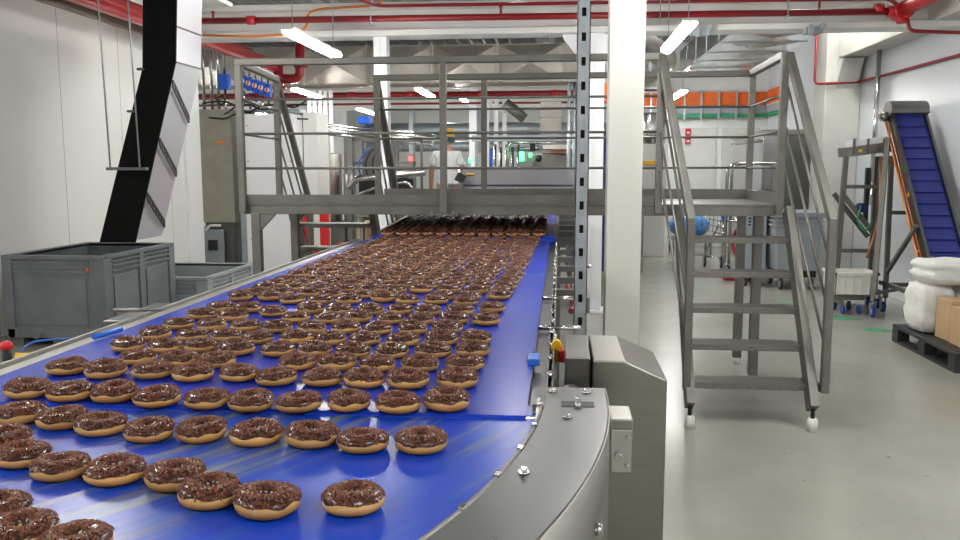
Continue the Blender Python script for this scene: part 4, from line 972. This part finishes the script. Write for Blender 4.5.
rr_ = thing('clutter_rack', 'low grey rack behind the walkway, seen left of right landing', 'rack', (1.0, 12, 0)); MB().box((.55, 12, .9), (1.25, 12.5, 1.18)).build('rack_body', m_satin, rr_, bevel=.01); MB().box((.6, 12.05, 0), (.65, 12.4, .9)).box((1.15, 12.05, 0), (1.2, 12.4, .9)).build('leg', m_satin, rr_)
hc = thing('hose_pair', 'blue and red hoses hanging behind left post of right landing', 'hose', (1.05, 13.5, 0)); MB().path([(.92, 11.95, 1.19), (.92, 11.95, 1.55)], .02, 8).build('blue_hose', m_bbox, hc); MB().path([(.98, 11.95, 1.19), (.98, 11.95, 1.7)], .015, 8).build('red_hose', m_redp, hc)

# ------------------------------------------------------------------ worker
def skin_obj(name, verts, edges, radii, m, parent, root=0, sub=2, org=None):
    me = bpy.data.meshes.new(name); o0 = ORG[parent]
    me.from_pydata([Vector(v)-o0 for v in verts], edges, []); o = bpy.data.objects.new(name, me); C.objects.link(o); o.parent = parent; ORG[o] = o0
    s_ = o.modifiers.new('skin', 'SKIN'); s_.use_smooth_shade = True
    for i, r in enumerate(radii):
        sv = me.skin_vertices[0].data[i]; sv.radius = r if isinstance(r, tuple) else (r, r); sv.use_root = (i == root)
    ss = o.modifiers.new('sub', 'SUBSURF'); ss.levels = sub; ss.render_levels = sub
    me.materials.append(m); return o
px0, py0 = -1.88, 12.95
pn = thing('person', 'person in white T-shirt and trousers with mustard cap, back turned, beyond the walkway', 'person', (px0, py0, WKZ))
def P(x, y, z): return (px0+x, py0+y, WKZ+z)
bv = [P(0,0,.93), P(0,0,1.08), P(0,.01,1.25), P(0,.0,1.40), P(0,0,1.49), P(0,.02,1.56), P(0,.03,1.66), P(0,.03,1.74)]
be = [(i, i+1) for i in range(7)]; br_ = [(.155,.115), (.14,.10), (.16,.11), (.15,.10), (.055,.055), (.055,.06), (.075,.095), (.06,.075)]
for s in (-1, 1):
    k = len(bv)
    bv += [P(.17*s,0,1.41), P(.245*s,.0,1.15), P(.262*s,.06,.92), P(.268*s,.08,.85)]
    br_ += [.058, .045, .034, .03]; be += [(3, k), (k, k+1), (k+1, k+2), (k+2, k+3)]
    f0 = k+3
    for j, (dx, L) in enumerate(((-.025, .085), (-.008, .095), (.009, .09), (.025, .07))):
        q = len(bv); bv += [P(.268*s, .08+dx, .80), P((.262)*s, .085+dx, .80-L*.5), P(.25*s, .088+dx, .80-L)]
        br_ += [.012, .0095, .008]; be += [(f0, q), (q, q+1), (q+1, q+2)]
    q = len(bv); bv += [P(.245*s, .12, .83), P(.232*s, .135, .79)]; br_ += [.012, .009]; be += [(f0, q), (q, q+1)]
    k = len(bv)
    bv += [P(.095*s,0,.88), P(.11*s,.0,.50), P(.12*s,-.02,.10), P(.12*s,.02,.045), P(.13*s,.15,.035)]
    br_ += [(.095,.10), .062, .042, .04, .035]; be += [(0, k), (k, k+1), (k+1, k+2), (k+2, k+3), (k+3, k+4)]
body = skin_obj('body', bv, be, br_, m_skin, pn)
# face details and ears on the body's head
for s in (-1, 1): MB().ball(P(.082*s, .03, 1.645), .022, (.5, .8, 1.2)).build('ear', m_skin, pn)
MB().ball(P(0, .13, 1.64), .016, (.8, 1, 1.4)).build('nose', m_skin, pn)
MB().ball(P(-.03, .117, 1.67), .011).ball(P(.03, .117, 1.67), .011).build('eyes', m_hair, pn)
MB().box(P(-.022, .115, 1.598), P(.022, .125, 1.604)).build('mouth', m_redp, pn)
# shirt, trousers
sv = [P(0,0,.86), P(0,0,1.05), P(0,.01,1.25), P(0,0,1.40), P(0,0,1.455), P(-.17,0,1.405), P(-.225,0,1.22), P(.17,0,1.405), P(.225,0,1.22)]
skin_obj('shirt', sv, [(0,1),(1,2),(2,3),(3,4),(3,5),(5,6),(3,7),(7,8)], [(.19,.145), (.175,.13), (.19,.135), (.17,.118), (.075,.07), (.08,.08), (.072,.07), (.08,.08), (.072,.07)], m_shirt, pn)
tv = [P(0,0,.95), P(.0,0,.90)]; te = [(0, 1)]; tr = [(.165,.13), (.17,.135)]
for s in (-1, 1):
    k = len(tv); tv += [P(.095*s,0,.82), P(.11*s,0,.50), P(.12*s,-.015,.12)]; tr += [(.105,.115), .082, .07]; te += [(1, k), (k, k+1), (k+1, k+2)]
skin_obj('trousers', tv, te, tr, m_shirt, pn)
for s in (-1, 1): MB().box(P(.12*s-.05, -.07, 0), P(.12*s+.05, .21, .08)).build('shoe', m_white, pn, bevel=.02)
cp = MB(); cp.lathe([(.112, 1.665), (.118, 1.70), (.110, 1.76), (.07, 1.805), (0, 1.815)], P(0, .02, 0), 24); cp.build('mustard_cap', m_capy, pn)
MB().lathe([(.108, 1.60), (.116, 1.605), (.117, 1.675), (.106, 1.675)], P(0, .02, 0), 24, closed=True).build('teal_headband', m_teal, pn)

# ------------------------------------------------------------------ right side
# orange band: storage panels on wall
og = thing('wall_storage_band', 'long band of orange panels over grey and green strips on the back wall', 'wall panels', (1.9, 16.2, 2.4))
MB().box((.9, 16.12, 2.66), (3.80, 16.2, 2.90)).build('orange_panels', m_orange, og)
MB().box((.9, 16.12, 2.51), (3.80, 16.2, 2.65)).build('grey_strip', m_greytr, og); MB().box((.9, 16.12, 2.44), (3.80, 16.2, 2.50)).build('green_strip', m_green, og)
for x in (1.05, 1.36, 1.67, 1.98, 2.29, 2.60, 2.92, 3.24, 3.56): MB().box((x, 16.07, 2.40), (x+.035, 16.12, 2.93)).build('divider_post', m_zinc, og)
MB().box((.9, 16.12, 2.90), (2.05, 16.4, 2.93)).build('top_rail', m_zinc, og)
os_ = thing('wall_storage_band', 'sloping-looking side run of orange, grey and green panels along right wall', 'wall panels', (3.8, 14, 2.4))
MB().box((3.80, 14.9, 2.66), (3.87, 16.05, 2.92)).build('orange_panels', m_orange, os_); MB().box((3.80, 14.9, 2.51), (3.87, 16.05, 2.65)).build('grey_strip', m_greytr, os_); MB().box((3.80, 14.9, 2.44), (3.87, 16.05, 2.50)).build('green_strip', m_green, os_)
MB().box((3.79, 14.9, 2.645), (3.87, 16.05, 2.66)).build('white_ledge', m_whiteg, os_)
# stainless cabinet at right rear
sc = thing('steel_cabinet', 'large reflective stainless cabinet behind the landing railing at right', 'cabinet', (3.4, 13, 0))
MB().box((2.95, 12.3, 0), (3.84, 14.4, 1.98)).build('cabinet_body', m_chrome, sc, bevel=.01); MB().box((2.92, 12.25, 1.98), (3.86, 14.45, 2.05)).build('top_cover', m_greyduct, sc)
MB().tube((2.91, 12.3, 1.90), (2.91, 14.3, 1.90), .018, 8).build('door_rail', m_chrome, sc)
sg = MB().box((2.36, 16.22, 1.95), (2.46, 16.26, 2.24)); o = sg.build('wall_sign', m_sign); tag(o, 'small tall red sign on the back right wall', 'sign'); q = MB()
for z in (1.96, 2.04, 2.12): q.box((2.385, 16.214, z+.03), (2.435, 16.22, z+.055))
q.build('white_marks', m_capw, o)
# tubular guard rails behind landing
gr_ = thing('guard_rail', 'double tubular steel guard rail trolley behind the right landing', 'rail', (2.7, 11.9, 0))
for y, x0, x1 in ((11.6, 2.26, 3.0), (12.2, 2.44, 3.0)):
    MB().path([(x0, y, .12), (x0, y, 1.50), (x0+.10, y, 1.56), (x1, y, 1.56), (x1, y, .12)], .022, 10, .06).build('bent_tube', m_chrome, gr_)
    for z in (1.17, .78, .52): MB().tube((x0, y, z), (x1, y, z), .017, 8).build('cross_tube', m_chrome, gr_)
for xa, xb in ((2.26, 2.44), (3.0, 3.0)): MB().tube((xa, 11.6, .14), (xb, 12.2, .14), .018, 8).build('side_tube', m_chrome, gr_)
def caster(x, y, parent, r=.06, zt=.16, tyre=m_dark):
    f = MB().box((x-.026, y-.02, r), (x-.021, y+.03, zt)).box((x+.021, y-.02, r), (x+.026, y+.03, zt)).box((x-.026, y-.03, zt-.008), (x+.026, y+.04, zt)).build('caster', m_zinc, parent)
    MB().tube((x-.016, y, r), (x+.016, y, r), r, 18).build('tyre', tyre, f, bevel=.006); MB().tube((x-.02, y, r), (x+.02, y, r), r*.6, 14).build('hub', m_zinc, f)
for x, y in ((2.26, 11.6), (3.0, 11.6), (2.44, 12.2), (3.0, 12.2)): caster(x, y, gr_, .05, .13)
hr = thing('red_hose_ring', 'dark red hose coil hanging from the guard rail behind right stair', 'hose', (2.5, 11.4, .3))
hh = MB(); hh.lathe([(.24+.024*math.cos(t*PI/4), .024*math.sin(t*PI/4)) for t in range(8)], (0, 0, 0), 26, axis=0, closed=True)
hh.v = [Matrix.Rotation(R(38), 3, 'Z') @ v+Vector((2.50, 11.35, .50)) for v in hh.v]; hh.build('hose_coil', m_maroon, hr); MB().tube((2.5, 11.35, .74), (2.5, 11.58, .78), .01, 6).build('hook', m_zinc, hr)
rb_ = MB().tube((2.22, 11.3, .03), (2.62, 11.25, .03), .03, 10).tube((2.22, 11.3, .03), (2.30, 11.5, .03), .03, 10); tag(rb_.build('red_floor_bar', m_maroon), 'dark red bar lying on the floor behind the right stair', 'bar')
bst = thing('low_stand', 'low grey stand under the blue film bundle', 'stand', (2.3, 14.8, 0)); MB().box((2.05, 14.5, .26), (2.75, 15.1, .30)).build('top', m_satin, bst)
for x in (2.07, 2.70):
    for y in (14.52, 15.05): MB().box((x, y, 0), (x+.03, y+.03, .26)).build('leg', m_satin, bst)
bgs = MB().ball((2.38, 14.8, .50), .36, (1.0, .6, .62), 20, 12)
bgs.v = [Vector((v.x, v.y, max(v.z, .301))) for v in bgs.v]; tag(bgs.build('film_bundle', m_bag), 'big bundle of translucent blue film behind the right landing', 'bundle')
wt = thing('wire_trolley', 'small chrome wire basket trolley beside the blue bundle', 'trolley', (2.3, 12.9, 0))
w = MB()
for i in range(7):
    x = 2.12+i*.055; w.tube((x, 12.7, .58-.012*i), (x+.02, 12.72, .86-.012*i), .006, 6)
    w.tube((x, 12.7, .58-.012*i), (x, 13.1, .57-.012*i), .006, 6)
for z in (.58, .67, .76, .85): w.tube((2.12+.05*(z-.58), 12.7, z), (2.47, 12.72, z-.07), .007, 6)
w.build('wire_basket', m_chrome, wt)
w = MB().path([(2.22, 12.9, .16), (2.30, 12.9, .40), (2.46, 12.75, .80)], .015, 8, .05).path([(2.44, 12.75, .14), (2.46, 12.75, .80)], .015, 8)
w.path([(2.22, 12.9, .16), (2.44, 12.75, .14)], .015, 8); w.build('frame', m_chrome, wt); MB().box((2.42, 12.68, .70), (2.50, 12.76, .80)).build('blue_clip', m_bbox, wt, bevel=.01)
caster(2.22, 12.9, wt, .07, .18); caster(2.44, 12.75, wt, .07, .18)
# wheeled bins at right
pf = thing('perforated_cabinet', 'pale grey cabinet with vent holes at its top, left of the wheeled bin', 'cabinet', (2.45, 9.9, 0))
MB().box((2.36, 9.75, .16), (2.62, 10.3, .98)).build('cabinet_body', m_binl, pf, bevel=.01); vs = MB()
for i in range(3):
    for j in range(4): vs.box((2.39+i*.06, 9.742, .78+j*.04), (2.42+i*.06, 9.75, .80+j*.04))
vs.build('vents', m_slot, pf)
for x in (2.40, 2.58): caster(x, 9.85, pf, .05, .16); caster(x, 10.2, pf, .05, .16)
wb = thing('wheeled_bin', 'pale blue-grey plastic tub on wheels in front of the concrete pillar', 'bin', (2.98, 9.9, 0))
MB().prism([(2.70, .24), (3.20, .24), (3.24, .94), (2.66, .94)], 1, 9.6, 10.3).build('tub', m_binl, wb, bevel=.02)
rm = MB().box((2.63, 9.56, .90), (3.27, 10.34, .96)); rm.box((2.65, 9.58, .84), (3.25, 10.32, .86)).box((2.65, 9.58, .78), (3.25, 10.32, .80)); rm.build('rim_ribs', m_binl, wb, bevel=.004)
MB().box((2.75, 9.62, .16), (3.18, 10.25, .24)).build('chassis', m_dark, wb)
for x in (2.78, 3.14): caster(x, 9.68, wb, .07, .17); caster(x, 10.2, wb, .07, .17)

# small supply conveyor stand
sd = thing('feed_table', 'short tilted trough conveyor on a four-legged steel stand left of incline', 'conveyor', (3.2, 8.9, 0))
MB().beam((3.00, 8.95, 1.66), (3.46, 8.95, 1.72), .34, .10).build('trough', m_satin, sd, bevel=.004)
MB().beam((2.98, 8.80, 1.745), (3.44, 8.80, 1.805), .01, .06).build('clear_guard', m_whiteg, sd)
for x in (3.04, 3.18, 3.34): MB().box((x, 8.765, 1.64), (x+.02, 8.785, 1.80)).build('guard_bracket', m_rail, sd)
for (x, y, dx) in ((3.00, 8.85, -.06), (3.10, 9.15, -.04), (3.36, 8.85, 0), (3.42, 9.15, 0)):
    MB().beam((x, y, 1.62), (x+dx, y, .20), .045, .045).build('leg', m_rail, sd)
for z in (1.30, .62): MB().box((2.97, 8.84, z-.02), (3.38, 8.87, z+.02)).build('cross_bar', m_rail, sd)
for y in (8.83, 9.12): MB().beam((2.98, y, 1.22), (3.36, y, .75), .03, .05).build('brace', m_rail, sd)
MB().path([(3.34, 8.80, 1.62), (3.35, 8.79, 1.0), (3.30, 8.79, .75), (3.24, 8.78, .55)], .016, 8, .05).build('copper_hose', m_copper, sd)
MB().path([(3.16, 8.80, 1.1), (3.12, 8.78, .95), (3.2, 8.76, .82), (3.28, 8.78, .95)], .010, 8, .05).build('green_cable', m_green, sd)
MB().tube((3.18, 8.8, 1.08), (3.18, 8.9, 1.08), .05, 14).build('blue_motor', m_navy, sd); MB().box((3.27, 9.0, .9), (3.31, 9.05, 1.5)).build('black_hose', m_dark, sd)
MB().box((3.10, 8.76, 1.66), (3.13, 8.78, 1.69)).build('yellow_label', m_yellow, sd)
MB().box((2.92, 8.83, .16), (3.44, 9.17, .20)).build('base_frame', m_rail, sd)
for x, y in ((2.96, 8.86), (3.4, 8.86), (2.96, 9.14), (3.4, 9.14)): caster(x, y, sd, .055, .16, m_casterblue)

# incline conveyor
ic = thing('incline_conveyor', 'steep narrow conveyor with blue cleated belt leaning up the right wall', 'conveyor', (3.6, 8.0, 0))
ix0, ix1 = 3.44, 3.74; A = Vector((0, 8.82, 2.08)); Bq = Vector((0, 7.55, .42))
dr = (Bq-A).normalized(); nn = Vector((0, dr.z, -dr.y)); nn = nn if nn.y < 0 else -nn   # outward towards camera/up
nn = Vector((0, -abs(dr.z), abs(dr.y))).normalized()
def sl_(t, off): q = A.lerp(Bq, t)+nn*off; return (q.y, q.z)
MB().prism([sl_(0, .0), sl_(1, .0), sl_(1, -.08), sl_(0, -.08)], 0, ix0, ix1).build('belt', m_blue, ic)
for k in range(15):
    t = .03+k*.066; MB().prism([sl_(t, 0), sl_(t+.006, 0), sl_(t+.006, .022), sl_(t, .022)], 0, ix0+.02, ix1-.02).build('cleat', m_blue, ic)
for x0, x1 in ((ix0-.03, ix0-.004), (ix1+.004, ix1+.03)):
    MB().prism([sl_(-.02, .04), sl_(1.02, .04), sl_(1.02, -.12), sl_(-.02, -.12)], 0, x0, x1).build('side_panel', m_steelh, ic)
q = A+Vector((0, 0, 0))
hm = MB(); cyy, czz = sl_(0, -.03); poly = [(cyy+.13*math.cos(a), czz+.13*math.sin(a)) for a in [R(-40+i*20) for i in range(12)]]
hm.prism(poly, 0, ix0-.04, ix1+.04); hm.build('head_cover', m_satin, ic, bevel=.006)
MB().tube((ix0-.10, cyy, czz-.03), (ix0-.04, cyy, czz-.03), .05, 14).tube((ix0-.13, cyy-.02, czz-.03), (ix0-.10, cyy-.02, czz-.03), .03, 10).build('head_bearing', m_satin, ic)
def sp3(x, t, off): y, z = sl_(t, off); return Vector((x, y, z))
MB().path([sp3(ix0-.05, .02, -.08), sp3(ix0-.05, .5, -.10), sp3(ix0-.05, .85, -.10), Vector((ix0-.05, 7.9, .72)), Vector((ix0+.1, 7.6, .62))], .010, 8, .04).build('orange_cable', m_ocable, ic)
MB().path([sp3(ix0-.045, .05, -.04), sp3(ix0-.045, .95, -.05)], .008, 8).build('copper_conduit', m_copper, ic)
MB().box(sp3(ix0-.036, .50, -.02)-Vector((.0, .02, .02)), sp3(ix0-.036, .50, -.02)+Vector((.004, .02, .02))).build('yellow_label', m_yellow, ic); MB().box(sp3(ix0-.036, .34, .0)-Vector((.0, .012, .03)), sp3(ix0-.036, .34, .0)+Vector((.004, .012, .03))).build('green_label', m_green, ic)
for x in (ix0-.06, ix1+.06):
    MB().beam((x, 8.60, 1.62), (x, 8.55, .16), .04, .05).build('frame_leg', m_rail, ic); MB().beam((x, 7.75, .62), (x, 7.75, .16), .04, .05).build('frame_leg', m_rail, ic)
    MB().beam((x, 7.7, .30), (x, 8.7, .30), .04, .04).build('base_rail', m_rail, ic); MB().beam((x, 8.55, .42), (x, 7.9, .95), .035, .035).build('diagonal_brace', m_rail, ic)
    caster(x, 8.6, ic, .055, .16, m_casterblue); caster(x, 7.75, ic, .055, .16, m_casterblue)
for y, z in ((8.56, 1.02), (8.5, .28), (7.74, .28)): MB().box((ix0-.06, y, z), (ix1+.06, y+.04, z+.04)).build('cross_bar', m_rail, ic)
MB().beam((ix0-.10, 8.62, 1.80), (3.16, 8.28, .18), .045, .05).build('outrigger_leg', m_rail, ic); MB().beam((3.16, 8.28, .24), (ix0-.06, 8.28, .28), .03, .03).build('outrigger_tie', m_rail, ic); caster(3.16, 8.28, ic, .055, .16, m_casterblue)
MB().box((ix0-.06, 7.62, .62), (ix1+.06, 7.66, .66)).build('tail_bar', m_satin, ic)

# crate on a low dolly
dl = thing('low_dolly', 'low steel dolly carrying the white crate', 'dolly', (3.1, 8.45, 0)); MB().box((2.86, 8.35, .15), (3.10, 8.72, .19)).box((2.86, 8.35, .10), (2.9, 8.72, .15)).build('frame', m_rail, dl)
for x, y in ((2.90, 8.38), (3.06, 8.38), (2.90, 8.68), (3.06, 8.68)): MB().tube((x-.012, y, .045), (x+.012, y, .045), .045, 12).build('wheel', m_casterblue, dl)
cr_ = thing('plastic_crate', 'white plastic crate on a low dolly between stair and incline conveyor', 'crate', (3.05, 8.5, .19))
cx0, cx1, cy0_, cy1_, cz = 2.80, 3.22, 8.34, 8.74, .192
MB().box((cx0, cy0_, cz), (cx1, cy1_, cz+.02)).box((cx0, cy0_, cz), (cx1, cy0_+.015, cz+.24)).box((cx0, cy1_-.015, cz), (cx1, cy1_, cz+.24)).box((cx0, cy0_, cz), (cx0+.015, cy1_, cz+.24)).box((cx1-.015, cy0_, cz), (cx1, cy1_, cz+.24)).build('shell', m_capw, cr_, bevel=.004)
MB().box((cx0-.012, cy0_-.012, cz+.215), (cx1+.012, cy0_+.01, cz+.245)).box((cx1-.01, cy0_-.012, cz+.215), (cx1+.012, cy1_+.012, cz+.245)).box((cx0-.012, cy0_-.012, cz+.215), (cx0+.01, cy1_+.012, cz+.245)).build('rim', m_capw, cr_)
rbm = MB(); 
for i in range(1, 5): rbm.box((cx0+i*.084, cy0_-.008, cz+.02), (cx0+i*.084+.008, cy0_, cz+.21))
rbm.build('ribs', m_capw, cr_)

# pallet with sacks and boxes
pl = thing('plastic_pallet', 'black plastic pallet on the floor by the right wall', 'pallet', (3.3, 6.5, 0))
q0, q1, r0, r1 = 2.90, 3.72, 5.95, 7.12
MB().box((q0, r0, .12), (q1, r1, .15)).build('deck', m_pallet, pl, bevel=.004)
for x in (q0, (q0+q1)/2-.05, q1-.1):
    for y in (r0, (r0+r1)/2-.06, r1-.12): MB().box((x, y, .02), (x+.10, y+.12, .12)).build('block', m_pallet, pl, bevel=.004)
    MB().box((x, r0, 0), (x+.10, r1, .022)).build('skid', m_pallet, pl)
def sack(name, label, c, s, seedv, rotz=0, m=m_sack):
    rnd = random.Random(seedv); me = bpy.data.meshes.new(name); bm = bmesh.new(); bmesh.ops.create_cube(bm, size=1)
    bmesh.ops.subdivide_edges(bm, edges=bm.edges[:], cuts=9, use_grid_fill=True)
    ph = [rnd.uniform(0, 6) for _ in range(6)]
    for v in bm.verts:
        x, y, z = v.co; k = (1-abs(2*z)**4*.16); rr = max(abs(x), abs(y))*2
        cr = (x*x+y*y)**.5/ .5 if (x or y) else 0
        x2 = x*k*(1-.10*abs(2*y)**2); y2 = y*k*(1-.10*abs(2*x)**2); z2 = z*(1-.06*rr**3)
        n = .018*math.sin(14*z+ph[0]+5*x)+.014*math.sin(21*z+9*y+ph[1])+.012*math.sin(17*x+ph[2]+11*z)
        x2 += n*(1 if x > 0 else -1); y2 += n*(1 if y > 0 else -1)
        if abs(v.co.z-.5) > 1e-6 or True: z2 += .02*math.sin(9*x+ph[3])*(1 if z > .3 else 0)
        v.co = Vector((x2*s[0], y2*s[1], (max(z2, -.5)+.5)*s[2]))
    bm.to_mesh(me); bm.free()
    for p_ in me.polygons: p_.use_smooth = True
    me.materials.append(m); o = bpy.data.objects.new(name, me); C.objects.link(o); o.location = c; o.rotation_euler.z = rotz; ORG[o] = Vector(c)
    return tag(o, label, 'sack')
sack('paper_sack', 'tall white sack standing on the left edge of the black pallet', (3.06, 6.84, .151), (.27, .36, .41), 1, .05)
sack('paper_sack', 'bulging white sack lying on top of the standing sacks', (3.20, 6.80, .555), (.50, .42, .20), 2, .1)
sack('paper_sack', 'white sack standing behind the cardboard boxes on the black pallet', (3.40, 6.84, .151), (.34, .40, .40), 3, 0)
def carton(label, x0, x1, y0, y1, z0, z1, marks=False):
    t = thing('cardboard_box', label, 'box', ((x0+x1)/2, (y0+y1)/2, z0))
    MB().box((x0, y0, z0), (x1, y1, z1)).build('carton', m_card, t, bevel=.004)
    MB().box((x0-.001, (y0+y1)/2-.02, z0+.0), (x0, (y0+y1)/2+.02, z1+.001)).build('tape', mat('packing_tape', (.55, .40, .22), .25), t)
    if marks:
        w = MB(); yy = y0+.05
        for i in range(6):
            a = (x0-.0012, yy+i*.02, z0+.16+.012*(i % 2)); b = (x0-.0012, yy+i*.02+.014, z0+.18+.02*((i+1) % 3)); w.tube(a, b, .0022, 5)
        for i in range(4):
            a = (x0+.03+i*.03, y0-.0012, z0+.17); b = (x0+.045+i*.03, y0-.0012, z0+.20-.02*(i % 2)); w.tube(a, b, .0025, 5)
        w.build('handwriting', m_cardd, t)
carton('cardboard box standing on the black pallet against the white sacks', 3.03, 3.40, 6.36, 6.62, .151, .47)
carton('cardboard box with handwriting at the front of the black pallet', 3.02, 3.42, 6.02, 6.34, .151, .44, True)
# green floor tape
for pts, lb in (([(2.83, 7.70), (3.12, 7.62), (3.10, 7.54), (2.98, 7.58), (2.94, 7.50), (2.84, 7.54)], 'long green corner tape on the floor near the pallet'), ([(2.70, 8.42), (2.82, 8.38), (2.98, 8.20), (2.80, 8.16), (2.72, 8.28)], 'short green tape piece on floor left of the blue casters'), ([(2.45, 9.38), (2.75, 9.34), (2.75, 9.29), (2.45, 9.32)], 'thin green tape strip on floor before the wheeled bin')):
    k = MB().prism(pts, 2, .0005, .002); tag(k.build('floor_tape', m_green), lb, 'tape')
# conduit on the right wall
tag(MB().path([(3.80, 10.25, 1.15), (3.80, 10.25, 2.90)], .028, 10).box((3.74, 10.2, 1.05), (3.87, 10.3, 1.17)).build('wall_conduit', m_chrome), 'vertical zinc conduit on right wall beside the concrete pillar', 'pipe')

# objects whose depth was read along the view: bring to the room's axes
AX = ('pallet_bin',)
for nm in ('person', 'work_step', 'control_cabinet', 'wash_unit', 'white_cabinet', 'white_partition', 'pipe_bundle', 'pipe_rack', 'steel_tank', 'red_hose_reel', 'red_trolley', 'storage_shelf', 'floor_motor', 'cardboard_box', 'cardboard_sheet',
           'low_table', 'blue_box', 'plastic_bag', 'bottle_cap', 'yellow_tool', 'filling_machine', 'steel_cabinet', 'perforated_cabinet', 'wheeled_bin', 'feed_table', 'incline_conveyor', 'low_dolly', 'plastic_crate', 'plastic_pallet', 'paper_sack', 'floor_tape', 'wall_conduit'):
    for o in [o for o in C.objects if o.parent is None and o.name.split('.')[0] == nm]: o.location.y += round(.095*ORG[o].x, 3)
def shift(nm, dx, dy=0, dz=0):
    for o in [o for o in C.objects if o.parent is None and o.name.split('.')[0] == nm]: o.location.x += dx; o.location.y += dy; o.location.z += dz
shift('filling_machine', -.30); shift('packing_machine', .36); shift('ladder_frame', .18); shift('control_monitor', .16); shift('pipe_bridge', .1)
shift('wheeled_bin', -.04, .55); shift('perforated_cabinet', .02, .7); shift('person', .15); shift('film_bundle', -.12); shift('low_stand', -.12); shift('hand_valve', .26, -.22); shift('storage_shelf', .12); shift('perforated_cabinet', -.05); shift('red_trolley', .03); shift('low_dolly', .02, .1); shift('plastic_crate', .02, .1)
# world + colour management
wd = bpy.data.worlds.new('world'); bpy.context.scene.world = wd; wd.use_nodes = True; wd.node_tree.nodes['Background'].inputs[0].default_value = (.8, .85, .9, 1); wd.node_tree.nodes['Background'].inputs[1].default_value = .3
vs_ = bpy.context.scene.view_settings; vs_.view_transform = 'Standard'; vs_.look = 'None'; vs_.gamma = 1; vs_.exposure = 1.05; vs_.use_curve_mapping = False
